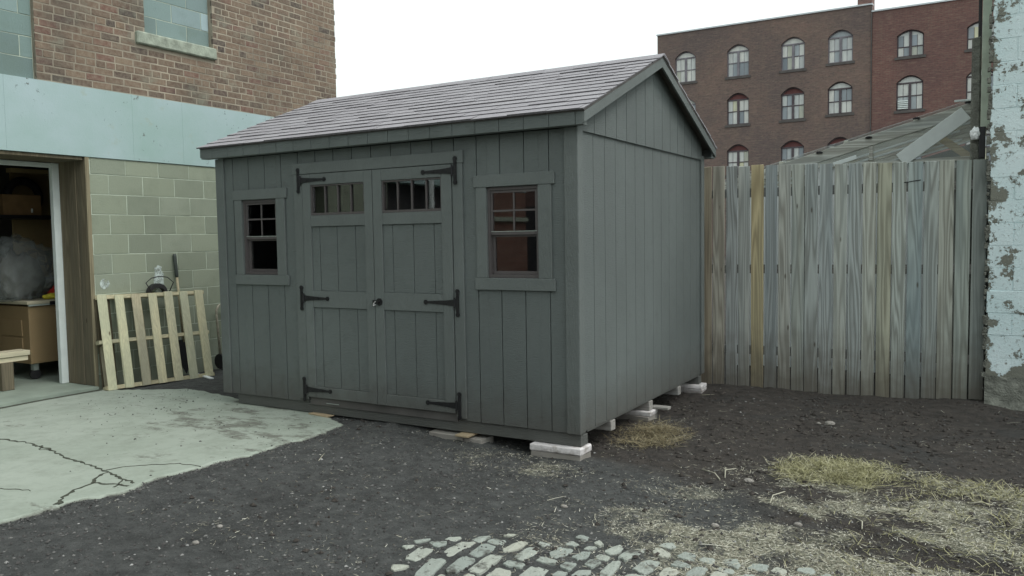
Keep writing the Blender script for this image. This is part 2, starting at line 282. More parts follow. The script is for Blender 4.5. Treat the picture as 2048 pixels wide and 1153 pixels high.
# ------------------------------------------------------------------ mesh helpers
WLOC = {}
class MB:
    def __init__(s): s.v = []; s.f = []
    def add(s, vs, fs):
        o = len(s.v); s.v += [tuple(p) for p in vs]; s.f += [tuple(i + o for i in f) for f in fs]; return s
    def box(s, x0, x1, y0, y1, z0, z1):
        return s.add([(x0,y0,z0),(x1,y0,z0),(x1,y1,z0),(x0,y1,z0),(x0,y0,z1),(x1,y0,z1),(x1,y1,z1),(x0,y1,z1)],
                     [(0,3,2,1),(4,5,6,7),(0,1,5,4),(1,2,6,5),(2,3,7,6),(3,0,4,7)])
    def cbox(s, x0, x1, y0, y1, z0, z1, c=.004, jit=0, mtx=None):
        lo = (x0, y0, z0); hi = (x1, y1, z1); c = min(c, *(abs(h - l) * .45 for l, h in zip(lo, hi)))
        idx = {}; vs = []
        for a in (0, 1):
            for b in (0, 1):
                for d in (0, 1):
                    cor = [hi[0] if a else lo[0], hi[1] if b else lo[1], hi[2] if d else lo[2]]
                    for ax in range(3):
                        p = list(cor)
                        for k in range(3):
                            if k != ax: p[k] += (-c if (a, b, d)[k] else c)
                        if jit: p = [q + random.uniform(-jit, jit) for q in p]
                        idx[(a, b, d, ax)] = len(vs); vs.append(p)
        if mtx is not None: vs = [tuple(mtx @ Vector(p)) for p in vs]
        I = lambda k, ax: idx[(*k, ax)]
        fs = []
        for ax in range(3):
            o1, o2 = (ax + 1) % 3, (ax + 2) % 3
            for sgn in (0, 1):
                ring = []
                for u, w_ in ((0, 0), (1, 0), (1, 1), (0, 1)):
                    k = [0, 0, 0]; k[ax] = sgn; k[o1] = u; k[o2] = w_; ring.append(I(k, ax))
                fs.append(ring if sgn else ring[::-1])
            for u in (0, 1):
                for w_ in (0, 1):
                    ka = [0, 0, 0]; kb = [0, 0, 0]; ka[ax] = 0; kb[ax] = 1
                    ka[o1] = kb[o1] = u; ka[o2] = kb[o2] = w_
                    q = [I(ka, o1), I(kb, o1), I(kb, o2), I(ka, o2)]
                    fs.append(q if (u == w_) else q[::-1])
        for a in (0, 1):
            for b in (0, 1):
                for d in (0, 1):
                    k = (a, b, d); q = [I(k, 0), I(k, 1), I(k, 2)]
                    fs.append(q if (a + b + d) % 2 else q[::-1])
        return s.add(vs, fs)
    def prism(s, poly, axis, a, b):           # polygon in the two other axes, extruded along axis
        n = len(poly); ax = 'xyz'.index(axis)
        def P(u, w_, t_):
            p = [u, w_]; p.insert(ax, t_); return tuple(p)
        vs = [P(u, w_, a) for u, w_ in poly] + [P(u, w_, b) for u, w_ in poly]
        return s.add(vs, [tuple(range(n))[::-1], tuple(range(n, 2 * n))] + [(i, (i + 1) % n, n + (i + 1) % n, n + i) for i in range(n)])
    def tube(s, path, r, n=8, caps=True):
        P = [Vector(p) for p in path]; rr = r if isinstance(r, (list, tuple)) else [r] * len(P)
        rings = []; up = None
        for i, p in enumerate(P):
            d = (P[min(i + 1, len(P) - 1)] - P[max(i - 1, 0)]).normalized()
            if up is None: up = d.orthogonal().normalized()
            up = (up - d * up.dot(d)).normalized(); sd_ = d.cross(up)
            rings.append([p + (up * math.cos(2 * math.pi * k / n) + sd_ * math.sin(2 * math.pi * k / n)) * rr[i] for k in range(n)])
        vs = [q for r_ in rings for q in r_]; fs = []
        for i in range(len(P) - 1):
            for k in range(n): fs.append((i * n + k, i * n + (k + 1) % n, (i + 1) * n + (k + 1) % n, (i + 1) * n + k))
        if caps: fs += [tuple(range(n))[::-1], tuple(range((len(P) - 1) * n, len(P) * n))]
        return s.add(vs, fs)
    def beam(s, a, b, wd, ht, up=(0, 0, 1), c=.003):
        a = Vector(a); b = Vector(b); d = (b - a); L = d.length; d.normalize(); sdv = Vector(up).cross(d).normalized(); u = d.cross(sdv)
        m = Matrix((d, sdv, u)).transposed().to_4x4(); m.translation = a
        return s.cbox(0, L, -wd / 2, wd / 2, -ht / 2, ht / 2, c, mtx=m)
    def mesh(s, name):
        me = bpy.data.meshes.new(name); me.from_pydata(s.v, [], s.f); me.update(); return me
    def build(s, name, mat, parent=None, smooth=False, color=None):
        a = np.array(s.v); ce = (a.min(0) + a.max(0)) / 2
        me = bpy.data.meshes.new(name); me.from_pydata((a - ce).tolist(), [], s.f); me.update()
        me.materials.append(M[mat] if isinstance(mat, str) else mat)
        if smooth: me.shade_smooth()
        return link(name, me, ce, parent, color)
def link(name, me, loc, parent=None, color=None, rot=None):
    o = bpy.data.objects.new(name, me); C.objects.link(o); loc = Vector(loc)
    if parent is not None: o.parent = parent; o.location = loc - WLOC[parent.name]
    else: o.location = loc
    WLOC[o.name] = loc
    if color: o.color = color
    if rot is not None: o.rotation_euler = rot
    return o
def root(name, loc, label, cat, group=None):
    o = bpy.data.objects.new(name, None); C.objects.link(o); o.location = loc; o.empty_display_size = .1; WLOC[o.name] = Vector(loc)
    return tag(o, label, cat, group)
def tag(o, label=None, cat=None, group=None, kind=None):
    if label: o['label'] = label
    if cat: o['category'] = cat
    if group: o['group'] = group
    if kind: o['kind'] = kind
    return o
def bx(name, mat, parent, x0, x1, y0, y1, z0, z1, c=.003, color=None):
    return MB().cbox(x0, x1, y0, y1, z0, z1, c).build(name, mat, parent, color=color)
def minus(rect, holes):                       # rectangle minus rectangles, as rectangles (u0,u1,w0,w1)
    out = [rect]
    for h in holes:
        nxt = []
        for r in out:
            a, b, c_, d = r
            if h[0] >= b or h[1] <= a or h[2] >= d or h[3] <= c_: nxt.append(r); continue
            u0, u1 = max(a, h[0]), min(b, h[1])
            if a < u0: nxt.append((a, u0, c_, d))
            if u1 < b: nxt.append((u1, b, c_, d))
            if c_ < h[2]: nxt.append((u0, u1, c_, h[2]))
            if h[3] < d: nxt.append((u0, u1, h[3], d))
        out = nxt
    return out
def sstep(a, b, x):
    t_ = np.clip((x - a) / (b - a), 0, 1); return t_ * t_ * (3 - 2 * t_)
def vnoise(x, y, seed, cell):                 # smooth value noise on a lattice
    r = np.random.default_rng(seed).random((256, 256)); u = np.asarray(x) / cell + 100; w_ = np.asarray(y) / cell + 100
    i = np.floor(u).astype(int); j = np.floor(w_).astype(int); fu = u - i; fw = w_ - j
    fu = fu * fu * (3 - 2 * fu); fw = fw * fw * (3 - 2 * fw); i %= 255; j %= 255
    return (r[i, j] * (1 - fu) + r[i + 1, j] * fu) * (1 - fw) + (r[i, j + 1] * (1 - fu) + r[i + 1, j + 1] * fu) * fw

# ------------------------------------------------------------------ ground
APRON = [(-2.064,-.176),(-1.99,-.45),(-1.985,-.73),(-2.02,-.95),(-1.99,-1.21),(-2.06,-1.40),(-2.04,-1.59),(-2.09,-1.8),(-2.05,-2.03),(-2.03,-2.18),
         (-2.14,-2.45),(-2.11,-2.63),(-2.13,-2.82),(-2.10,-3.6),(-2.16,-4.6),(-2.05,-5.8),(-2.1,-7.5),(-5.42,-7.5),(-5.42,-.10),(-5.30,-.06),(-5.02,.10),(-4.93,.16),(-4.59,.35),(-4.2,.30),(-3.79,.21),(-3.5,.15),(-2.5,.08)]
def in_poly(x, y, poly):
    x = np.asarray(x); y = np.asarray(y); r = np.zeros(x.shape, bool); n = len(poly)
    for i in range(n):
        x0, y0 = poly[i]; x1, y1 = poly[(i + 1) % n]
        if y0 == y1: continue
        r ^= ((y0 > y) != (y1 > y)) & (x < (x1 - x0) * (y - y0) / (y1 - y0) + x0)
    return r
def g0(x, y):                                  # large shape of the soil
    x = np.asarray(x, float); y = np.asarray(y, float)
    z_ = -.2 + .088 * sstep(-.5, -1.95, x) + .035 * sstep(1.0, 3.2, y) * sstep(-1.5, .5, x)
    z_ = z_ + .024 * sstep(.75, .35, np.abs(x + 1.15)) * sstep(.7, .1, np.abs(y))
    return z_
TRACKS = ((1.42, -.43, -.42, .55, .10), (2.18, -.62, -.40, .9, .11), (1.75, 1.50, -.33, 1.3, .07))
def ground_z(x, y):
    x = np.asarray(x, float); y = np.asarray(y, float); near = sstep(9, 6, np.hypot(x, y))
    z_ = g0(x, y) + near * ((vnoise(x, y, 1, .6) - .5) * (.026 + .03 * sstep(.2, 1.5, y)) + (vnoise(x, y, 2, .17) - .5) * .018 + (vnoise(x, y, 3, .06) - .5) * .013)
    left = sstep(-1.8, -2.0, x) * sstep(3, 2, np.abs(x + 4))
    z_ = np.where(x < -1.9, np.minimum(z_, -.112 + .02 * sstep(.1, .5, y)), z_)
    z_ = np.where(in_poly(x, y, [(-2.2,-.25),(-2.25,-7.4),(-5.4,-7.4),(-5.4,-.2),(-4.7,.2),(-3.6,.05)]), -.135, z_)
    # tyre print ridges pressed in the wet soil
    for (cx, cy, ang, ln, wd) in TRACKS:
        u = (x - cx) * math.cos(ang) + (y - cy) * math.sin(ang); q = -(x - cx) * math.sin(ang) + (y - cy) * math.cos(ang)
        z_ = z_ - .018 * sstep(ln / 2, ln / 2 - .1, np.abs(u)) * sstep(wd, wd - .03, np.abs(q)) * (.5 + .5 * np.sin(q * 2 * math.pi / .05))
    return z_
def litter_d(x, y):
    x = np.asarray(x, float); y = np.asarray(y, float); n = vnoise(x, y, 5, .35); n2 = vnoise(x, y, 6, .9)
    d = sstep(.5, 1.9, x + (n2 - .5) * 1.1) * sstep(.95, .2, y + (n - .5) * .7) + .06
    d = np.maximum(d, .75 * sstep(.4, 1.3, x + (n - .5) * .7) * sstep(-.2, -.7, y) * sstep(.35, .6, n2))
    d = np.maximum(d, .55 * sstep(.42, .05, np.hypot((x + .35) / 2.0, (y + .28) / .8)) * (n > .3))
    d = np.maximum(d, .45 * sstep(.45, .12, np.hypot(x - .22, (y - .95) * .62)))
    d = d * (.25 + .75 * sstep(.28, .52, vnoise(x + 3, y * 1.6, 31, .42))) * (.35 + .65 * sstep(.2, .5, vnoise(x, y, 32, .16)))
    for (cx, cy, ang, ln, wd) in TRACKS:
        u = (x - cx) * math.cos(ang) + (y - cy) * math.sin(ang); q = -(x - cx) * math.sin(ang) + (y - cy) * math.cos(ang)
        d = d * (1 - .85 * sstep(ln / 2 + .1, ln / 2 - .1, np.abs(u)) * sstep(wd + .04, wd - .03, np.abs(q)))
    return d * (.55 + .6 * n)
def axis_pts(fine0, fine1, st, far):
    mid = np.arange(fine0, fine1 + 1e-6, st); a = [fine1]; s_ = st
    while a[-1] < far: s_ *= 1.35; a.append(a[-1] + s_)
    b = [fine0]; s_ = st
    while b[-1] > -far: s_ *= 1.35; b.append(b[-1] - s_)
    return np.array(b[1:][::-1] + list(mid) + a[1:])
xs = axis_pts(-3.0, 4.2, .021, 500); ys = axis_pts(-3.2, 3.6, .021, 500)
X, Y = np.meshgrid(xs, ys, indexing='ij'); Z = ground_z(X, Y)
nx, ny = X.shape; V = np.stack([X, Y, Z], -1).reshape(-1, 3)
I = np.arange(nx * ny).reshape(nx, ny); F = np.stack([I[:-1, :-1], I[1:, :-1], I[1:, 1:], I[:-1, 1:]], -1).reshape(-1, 4)
def np_mesh(name, V, F, mat, loc=(0, 0, 0), smooth=False):
    me = bpy.data.meshes.new(name); k = F.shape[1]
    me.vertices.add(len(V)); me.vertices.foreach_set('co', np.asarray(V, np.float32).ravel())
    me.loops.add(F.size); me.loops.foreach_set('vertex_index', F.astype(np.int32).ravel())
    me.polygons.add(len(F)); me.polygons.foreach_set('loop_start', np.arange(0, F.size, k, dtype=np.int32))
    me.polygons.foreach_set('use_smooth', np.full(len(F), smooth)); me.update(calc_edges=True); me.validate()
    me.materials.append(M[mat]); return me
gm = np_mesh('ground', V, F, 'soil', smooth=True)
at = gm.attributes.new('litter', 'FLOAT', 'POINT'); at.data.foreach_set('value', litter_d(X, Y).ravel().astype(np.float32))
gvl = sstep(.35, -.5, Y + .25 * X - .05) * sstep(2.2, .6, X) + .25
at = gm.attributes.new('gravelly', 'FLOAT', 'POINT'); at.data.foreach_set('value', gvl.ravel().astype(np.float32))
ground = link('ground', gm, (0, 0, 0)); tag(ground, 'dark bare soil yard strewn with grit and straw', kind='structure')

# cobblestones showing through the soil, outlines measured on the ground plane
ca = [[(200,165),(365,145),(350,160),(240,190)],[(345,170),(500,165),(510,185),(420,220),(380,205)],[(490,140),(530,118),(640,118),(580,162)],
 [(725,135),(800,105),(905,100),(800,160)],[(855,155),(920,125),(1050,150),(980,190)],[(1005,115),(1060,100),(1130,105),(1080,120)],[(100,215),(215,205),(215,225),(150,248)],
 [(130,315),(270,215),(400,240),(240,350)],[(455,280),(540,215),(640,165),(755,170),(720,215),(540,300)],[(700,275),(830,180),(945,200),(920,240),(790,300),(730,295)],
 [(980,230),(1160,155),(1225,165),(1180,210),(1040,260)],[(1100,290),(1230,205),(1330,215),(1310,270),(1160,325)],[(1310,180),(1340,155),(1440,185),(1360,200)],
 [(1415,250),(1500,200),(1640,215),(1580,270),(1490,298),(1430,285)],[(1555,180),(1620,150),(1690,185),(1650,197)],[(1640,120),(1700,95),(1780,125),(1740,160)],
 [(1615,290),(1720,245),(1790,250),(1770,290),(1680,325)],[(1720,225),(1760,200),(1850,205),(1790,232)],[(1810,175),(1870,150),(1905,190),(1850,195)],[(1900,240),(2048,180),(2070,200),(2040,230),(1970,265)],
 [(5,400),(30,375),(170,385),(140,410),(20,430)],[(215,459),(350,310),(510,315),(480,360),(370,459),(300,490)],[(480,430),(620,310),(690,300),(765,325),(740,355),(600,440)],
 [(700,410),(880,275),(1005,285),(960,330),(810,440),(720,430)],[(1005,345),(1050,315),(1210,350),(1170,380),(1040,368)],[(1295,320),(1360,290),(1490,325),(1470,350),(1360,345)],
 [(840,459),(960,370),(1085,405),(1060,459),(950,500)],[(1125,459),(1270,350),(1420,390),(1350,459),(1250,500)],[(1505,370),(1570,335),(1670,355),(1600,415)],
 [(1725,365),(1790,310),(1890,340),(1800,390)],[(1820,290),(1870,265),(1960,285),(1930,325),(1850,315)],[(1430,445),(1500,400),(1590,420),(1540,455)],[(1600,459),(1680,405),(1800,410),(1770,450)],
 [(1855,440),(1910,375),(1990,320),(2060,320),(2040,370),(1960,459),(1900,470)],[(380,500),(450,450),(500,462),(440,510)],[(620,480),(700,445),(770,462),(700,510)]]
cb = [[(30,240),(140,185),(215,205),(170,250),(100,265)],[(160,295),(240,235),(330,220),(400,245),(340,285),(230,318)],[(465,250),(480,215),(540,215),(630,265),(600,300),(520,280)],
 [(520,195),(570,170),(650,168),(680,205),(620,220)],[(680,285),(750,238),(865,270),(840,325),(760,310)],[(870,325),(910,298),(1020,310),(1030,340),(990,365)],[(1080,350),(1110,308),(1220,310),(1250,360),(1230,392),(1150,375)],
 [(1305,380),(1370,335),(1505,350),(1480,400),(1390,400)],[(1520,405),(1570,368),(1665,395),(1660,440),(1570,440)],[(1745,405),(1780,378),(1900,385),(1920,415),(1880,440),(1800,420)],[(1960,450),(2010,432),(2060,440),(2060,470)],
 [(290,380),(400,305),(540,320),(470,400),(400,435),(330,405)],[(620,350),(690,312),(815,355),(800,385),(700,370)],[(510,440),(600,360),(720,405),(650,459),(560,490)],[(760,445),(850,380),(970,400),(920,455),(830,490)],
 [(1030,405),(1070,380),(1200,408),(1190,440),(1100,430)],[(970,465),(1030,425),(1140,450),(1080,490)],[(1220,470),(1290,430),(1390,440),(1340,480)],[(170,475),(270,428),(400,455),(300,500)]]
polys = [[(780 + a / 4.452, 1050 + b / 4.452) for a, b in q] for q in ca] + [[(1200 + a / 4.452, 1050 + b / 4.452) for a, b in q] for q in cb]
for k in range(16): # the paving runs on towards the street
    px0 = 740 + k * 58; polys.append([(px0, 1215), (px0 + 22, 1180), (px0 + 50, 1178), (px0 + 36, 1218)])
    polys.append([(px0 - 36, 1280), (px0 - 10, 1232), (px0 + 28, 1230), (px0 + 12, 1284)])
for q in polys:
    P = [ground_point(*p) for p in q]; P = [Vector((p.x, p.y)) for p in P]
    ce = sum(P, Vector((0, 0))) / len(P); n = len(P); out = []
    for i in range(n):                          # corner-cut twice plus chips
        a, b = P[i], P[(i + 1) % n]
        for f_ in (.14, .38, .62, .86): out.append(a.lerp(b, f_))
    out = [ce + (p - ce) * random.uniform(.94, 1.10) for p in out]
    if sum(out[i].x * out[(i + 1) % len(out)].y - out[(i + 1) % len(out)].x * out[i].y for i in range(len(out))) < 0: out.reverse()
    zt = float(np.mean([ground_z(p.x, p.y) for p in out])) + .006 + random.uniform(-.003, .003); m_ = len(out); mb = MB()
    rings = [[(p.x, p.y, zt - .06) for p in out], [(p.x, p.y, zt - .002) for p in out]]
    rings.append([(*(ce + (p - ce) * .95), zt + .0012 + random.uniform(-.001, .001)) for p in out]); rings.append([(*(ce + (p - ce) * .5), zt + .0025 + random.uniform(-.002, .002)) for p in out])
    vs = [p for r_ in rings for p in r_]; fs = [(a * m_ + i, a * m_ + (i + 1) % m_, (a + 1) * m_ + (i + 1) % m_, (a + 1) * m_ + i) for a in range(3) for i in range(m_)] + [tuple(range(3 * m_, 4 * m_))]
    mb.add(vs, fs).build('cobblestone', 'cobble_stone', ground)

# concrete apron: a broken-edged slab
ap = []
for i in range(len(APRON)):
    a = Vector(APRON[i]); b = Vector(APRON[(i + 1) % len(APRON)]); L = (b - a).length; n = max(1, int(L / .05)) if i < 16 or i > 17 else 1
    nrm = Vector((b.y - a.y, a.x - b.x)).normalized()
    for k in range(n):
        p = a.lerp(b, k / n); ap.append(p + nrm * random.uniform(-.022, .022) * (1 if n > 1 else 0))
mb = MB(); n = len(ap)
area = sum(ap[i].x * ap[(i + 1) % n].y - ap[(i + 1) % n].x * ap[i].y for i in range(n))
if area < 0: ap.reverse()
ZT = -.100
ins = []
for i in range(n):
    d = (ap[(i + 1) % n] - ap[i - 1]).normalized(); ins.append(ap[i] - Vector((d.y, -d.x)) * .03)
vs = [(p.x, p.y, ZT - .05) for p in ap] + [(p.x, p.y, ZT - .011) for p in ap] + [(p.x, p.y, ZT) for p in ins]
fs = [(a * n + i, a * n + (i + 1) % n, (a + 1) * n + (i + 1) % n, (a + 1) * n + i) for a in range(2) for i in range(n)] + [tuple(range(2 * n, 3 * n))]
apron = mb.add(vs, fs).build('concrete_apron', 'apron_concrete'); tag(apron, 'pale cracked concrete apron before the garage doorway', kind='structure')
ca_ = apron.data.attributes.new('edge_wear', 'FLOAT', 'POINT')
for i in range(len(apron.data.vertices)): ca_.data[i].value = 1.0 if i < 2 * n else .35
def crack(pts, w0):
    P = [Vector(p) for p in pts]; path = []
    for a, b in zip(P, P[1:]):
        m_ = max(2, int((b - a).length / .03)); path += [a.lerp(b, k / m_) for k in range(m_)]
    path.append(P[-1]); mb = MB(); L = []; Rr = []
    for i, p in enumerate(path):
        d = (path[min(i + 1, len(path) - 1)] - path[max(0, i - 1)]).normalized(); nn = Vector((-d.y, d.x))
        q = p + nn * random.uniform(-.012, .012); w_ = w0 * random.uniform(.3, 1.5)
        L.append((*(q + nn * w_), ZT + .003)); Rr.append((*(q - nn * w_), ZT + .003))
    k = len(L); Lm = [(a[0], a[1], ZT - .004) for a in L]; Rm = [(a[0], a[1], ZT - .004) for a in Rr]
    mb.add(L + Rr + Lm + Rm, [(i, i + 1, k + i + 1, k + i) for i in range(k - 1)] + [(i + 1, i, 2 * k + i, 2 * k + i + 1) for i in range(k - 1)] + [(k + i, k + i + 1, 3 * k + i + 1, 3 * k + i) for i in range(k - 1)])
    mb.build('crack', 'crack_dirt', apron)
crack([(-4.25,-1.80),(-3.84,-1.755),(-3.45,-1.79),(-3.13,-1.865),(-2.8,-1.90),(-2.55,-1.94),(-2.3,-1.99),(-2.12,-2.02)], .008)
crack([(-2.5,-1.95),(-2.47,-2.05),(-2.36,-2.14),(-2.2,-2.1),(-2.10,-2.07)], .009)
crack([(-2.36,-2.14),(-2.34,-2.25),(-2.27,-2.38),(-2.2,-2.44),(-2.15,-2.5)], .011)
crack([(-2.55,-1.93),(-2.52,-1.82),(-2.40,-1.70),(-2.25,-1.60),(-2.06,-1.57)], .003)
crack([(-3.1,-2.62),(-2.8,-2.50),(-2.55,-2.42)], .003)
crack([(-3.62,-1.76),(-3.5,-1.83),(-3.42,-1.80)], .005)
crack([(-2.26,-2.0),(-2.2,-2.06),(-2.16,-2.14)], .006)

# ------------------------------------------------------------------ the shed
L_, D_ = 3.66, 2.885
WH = 2.165                                     # wall top / soffit height
shed = root('shed', (-L_ / 2, D_ / 2, -.1), 'grey-green wooden garden shed with double doors and shingle roof', 'shed')
W1 = (-3.352, -2.915, 1.109, 1.777); W2 = (-.738, -.297, 1.109, 1.777); DO = (-2.60, -1.036, -.02, 1.972)
GAP = .0035
# front wall
fw = MB()
for (a, b, c_, d) in minus((-L_ + .01, -.01, 0, WH), [W1, W2, DO]): fw.box(a, b, .012, .05, c_, d)
fwall = fw.build('front_wall', 'shed_paint', shed)
gx = [-.013 - .2032 * k for k in range(0, 19)]
edges = [0.0 - .004] + [g for g in gx if g < -.03] ; edges = sorted(set(edges + [-L_ + .004]))
for a, b in zip(edges, edges[1:]):
    if b - a < .03: continue
    for (u0, u1, z0, z1) in minus((a + GAP, b - GAP, .0, WH - .002), [(h[0] + .002, h[1] - .002, h[2] - .003, h[3] + .003) if h is not DO else (h[0] - .01, h[1] + .01, h[2] - .03, h[3] + .01) for h in (W1, W2, DO)]):
        if u1 - u0 > .012 and z1 - z0 > .01: bx('plank', 'shed_paint', fwall, u0, u1, 0, .014, z0, z1, .002)
# gable wall facing the fence yard
gw = MB().box(-.05, -.012, .01, D_ - .01, 0, WH); gwall = gw.build('side_wall', 'shed_paint', shed)
gy = [.004, .08] + [.08 + .2032 * k for k in range(1, 14)] + [D_ - .004]
for a, b in zip(gy, gy[1:]):
    if b - a > .02: bx('plank', 'shed_paint', gwall, -.014, 0, a + GAP, b - GAP, 0, 2.17, .002)
SL = .408; EY = -.102; EZ = 2.262              # roof pitch, eave line
def roof_z(y): return EZ + SL * ((y - EY) if y <= D_ / 2 else (D_ - EY * 1 - y) if True else 0)
def roof_z(y): return EZ + SL * (min(y, D_ - y) - EY)
RZ = roof_z(D_ / 2)
gp = MB().prism([(.0, 2.16), (D_, 2.16), (D_, roof_z(D_) - .03), (D_ / 2, RZ - .03), (.0, roof_z(0) - .03)], 'x', -.03, .0025); gpanel = gp.build('gable_panel', 'shed_paint', shed)
gy2 = [.072] + [.08 + .2032 * k - .012 for k in range(1, 14)] + [D_ - .072]
for a, b in zip(gy2, gy2[1:]):
    a += GAP; b -= GAP; top = [(b, roof_z(b) - .02)] + ([(D_ / 2, RZ - .02)] if a < D_ / 2 < b else []) + [(a, roof_z(a) - .02)]
    MB().prism([(a, 2.145), (b, 2.145)] + top, 'x', .003, .017).build('plank', 'shed_paint', gpanel)
# unseen walls, floor
bwall = MB().box(-L_ + .01, -.012, D_ - .05, D_ - .01, 0, WH).build('back_wall', 'dark_interior', shed)
lw_ = MB().box(-L_ + .005, -L_ + .05, .051, D_ - .051, 0, WH).build('side_wall', 'shed_paint', shed)
MB().prism([(.0, WH + .002), (D_, WH + .002), (D_, roof_z(D_) - .03), (D_ / 2, RZ - .03), (.0, roof_z(0) - .03)], 'x', -L_ + .005, -L_ + .03).build('gable_panel', 'shed_paint', shed)
MB().box(-L_ + .02, -.06, .055, D_ - .06, -.015, .012).build('floor', 'dark_interior', shed)
# corner trim
bx('corner_trim', 'shed_trim_paint', shed, -.087, .0195, -.018, -.001, .0, WH, .003)
bx('corner_trim', 'shed_trim_paint', shed, .001, .0215, -.016, .071, .002, 2.185, .003)
bx('corner_trim', 'shed_trim_paint', shed, -L_ - .018, -L_ + .09, -.018, -.001, .0, WH, .003)
bx('corner_trim', 'shed_trim_paint', shed, .001, .0205, D_ - .071, D_ + .018, .002, 2.185, .003)
# base board, skids
bx('base_board', 'shed_paint', shed, -3.52, .008, .018, .05, -.094, -.003, .003)
for y in (.095, .60, 1.42, 2.17, 2.80): bx('skid', 'shed_paint' if y < .2 or y > 2.7 else 'rail_wood', shed, -3.52, .006, y - .042, y + .042, -.097, -.018, .004)
bx('rim_board', 'shed_paint', shed, -.05, -.004, .15, D_ - .02, -.016, -.002, .002)
# eave box: soffit, grooved fascia
for (ya, yb) in ((EY, -.0195), (D_ + .002, D_ - EY)):
    so_ = bx('soffit', 'shed_paint', shed, -L_ - .09, .09, ya + .016, yb, WH + .001, WH + .014, .002)
fas = MB().box(-L_ - .095, .095, EY + .013, EY + .03, WH + .014, EZ - .012).build('fascia', 'shed_paint', shed)
fx = [-L_ - .1] + sorted(.1 - .055 - .2032 * k for k in range(0, 20)) + [.1]; fx = [f_ for f_ in fx if -L_ - .1 <= f_ <= .1]
for a, b in zip(fx, fx[1:]):
    if b - a > .02: bx('plank', 'shed_paint', fas, a + (.002 if a > -L_ - .09 else 0), b - (.002 if b < .09 else 0), EY, EY + .012, WH, EZ - .006, .0015)
fas2 = MB().box(-L_ - .1, .1, D_ - EY - .016, D_ - EY, WH, EZ - .006).build('fascia', 'shed_paint', shed)
# eave box ends
for x0 in (.084, -L_ - .1):
    MB().prism([(EY + .0125, WH), (-.022, WH), (-.022, roof_z(-.022) - .012), (EY + .0125, EZ - .008)], 'x', x0, x0 + .012).build('eave_return', 'shed_trim_paint', shed)
    MB().prism([(D_ + .022, WH), (D_ - EY - .0165, WH), (D_ - EY - .0165, EZ - .008), (D_ + .022, roof_z(D_ + .022) - .012)], 'x', x0, x0 + .012).build('eave_return', 'shed_trim_paint', shed)
# rake boards and roof deck
for x0 in (.098, -L_ - .112):
    for sgn in (0, 1):
        ym = lambda y: D_ - y if sgn else y
        pl = [(ym(EY), EZ - .012), (ym(D_ / 2), RZ - .012), (ym(D_ / 2), RZ - .085), (ym(EY), EZ - .085)]
        MB().prism(pl if not sgn else pl[::-1], 'x', x0, x0 + .016).build('rake_board', 'shed_trim_paint', shed)
roof = MB().prism([(EY - .004, EZ - .010), (D_ / 2, RZ - .010), (D_ - EY + .004, EZ - .010), (D_ - EY + .004, EZ + .002), (D_ / 2, RZ + .003), (EY - .004, EZ + .002)], 'x', -L_ - .113, .115).build('roof', 'dark_interior', shed)
th = math.atan(SL); slope_len = (D_ / 2 - EY + .012) / math.cos(th); NR = 13; EX = slope_len / NR
def shingle_mesh(wd, thick, nm='shingle'):
    mb = MB(); c = .0015
    ln = EX + .035
    vs = [(0, 0, .0), (wd, 0, .0), (wd, ln, -.001), (0, ln, -.001), (0, c, thick), (wd, c, thick), (wd, ln, .0035), (0, ln, .0035)]
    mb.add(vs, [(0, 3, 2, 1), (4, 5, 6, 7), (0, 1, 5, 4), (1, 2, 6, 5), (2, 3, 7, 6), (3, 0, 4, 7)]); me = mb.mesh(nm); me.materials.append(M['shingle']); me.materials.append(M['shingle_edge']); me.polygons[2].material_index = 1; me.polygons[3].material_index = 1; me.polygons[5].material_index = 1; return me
SM = {}
def shingle(x0, x1, r, back=False):
    wd = x1 - x0 - .003; tk = random.choice((.010, .012, .012, .015)); key = (round(wd, 3), tk)
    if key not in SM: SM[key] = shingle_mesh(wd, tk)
    s0 = r * EX - .012 + random.uniform(-.003, .003)
    if not back:
        y = EY - .012 + s0 * math.cos(th); z_ = EZ + .003 - .012 * SL + s0 * math.sin(th) + .004
        return link('shingle', SM[key], (x0, y, z_), roof, rot=(th, 0, 0))
    y = D_ - EY + .012 - s0 * math.cos(th); z_ = EZ + .003 - .012 * SL + s0 * math.sin(th) + .004
    return link('shingle', SM[key], (x1, y, z_), roof, rot=(th, 0, math.pi))
RX0, RX1 = -L_ - .128, .122
for r in range(NR):
    for back in (False,):
        x = RX0 - (.152 if r % 2 else 0) - random.choice((0, .0, .05)); 
        while x < RX1 - .01:
            wd = random.choice((.305, .305, .26, .35)); a, b = max(x, RX0 + random.uniform(-.004, .004)), min(x + wd, RX1 + random.uniform(-.004, .004)); x += wd
            if b - a > .03: shingle(a, b, r, back)
# back slope: rows seen edge-on only
bs = MB()
for r in range(NR):
    s0 = r * EX - .012; s1 = s0 + EX + .03
    p = lambda s_, h: (D_ - EY + .012 - s_ * math.cos(th) + h * math.sin(th) , EZ + s_ * math.sin(th) + h * math.cos(th))
    a0, a1, b0, b1 = p(s0, .004), p(s0, .018), p(s1, .0), p(s1, .008)
    bs.prism([a0, a1, b1, b0], 'x', RX0, RX1 + random.uniform(-.006, .008))
bs.build('back_shingles', 'shingle', roof)
for k in range(14):
    x0 = RX0 + k * (RX1 - RX0) / 14
    MB().prism([(D_ / 2 - .12, RZ - .12 * SL + .012), (D_ / 2, RZ + .016), (D_ / 2 + .12, RZ - .12 * SL + .012), (D_ / 2 + .12, RZ - .12 * SL + .020), (D_ / 2, RZ + .026), (D_ / 2 - .12, RZ - .12 * SL + .020)], 'x', x0, x0 + (RX1 - RX0) / 14 + .01 * (k % 2)).build('ridge_cap', 'shingle', roof)
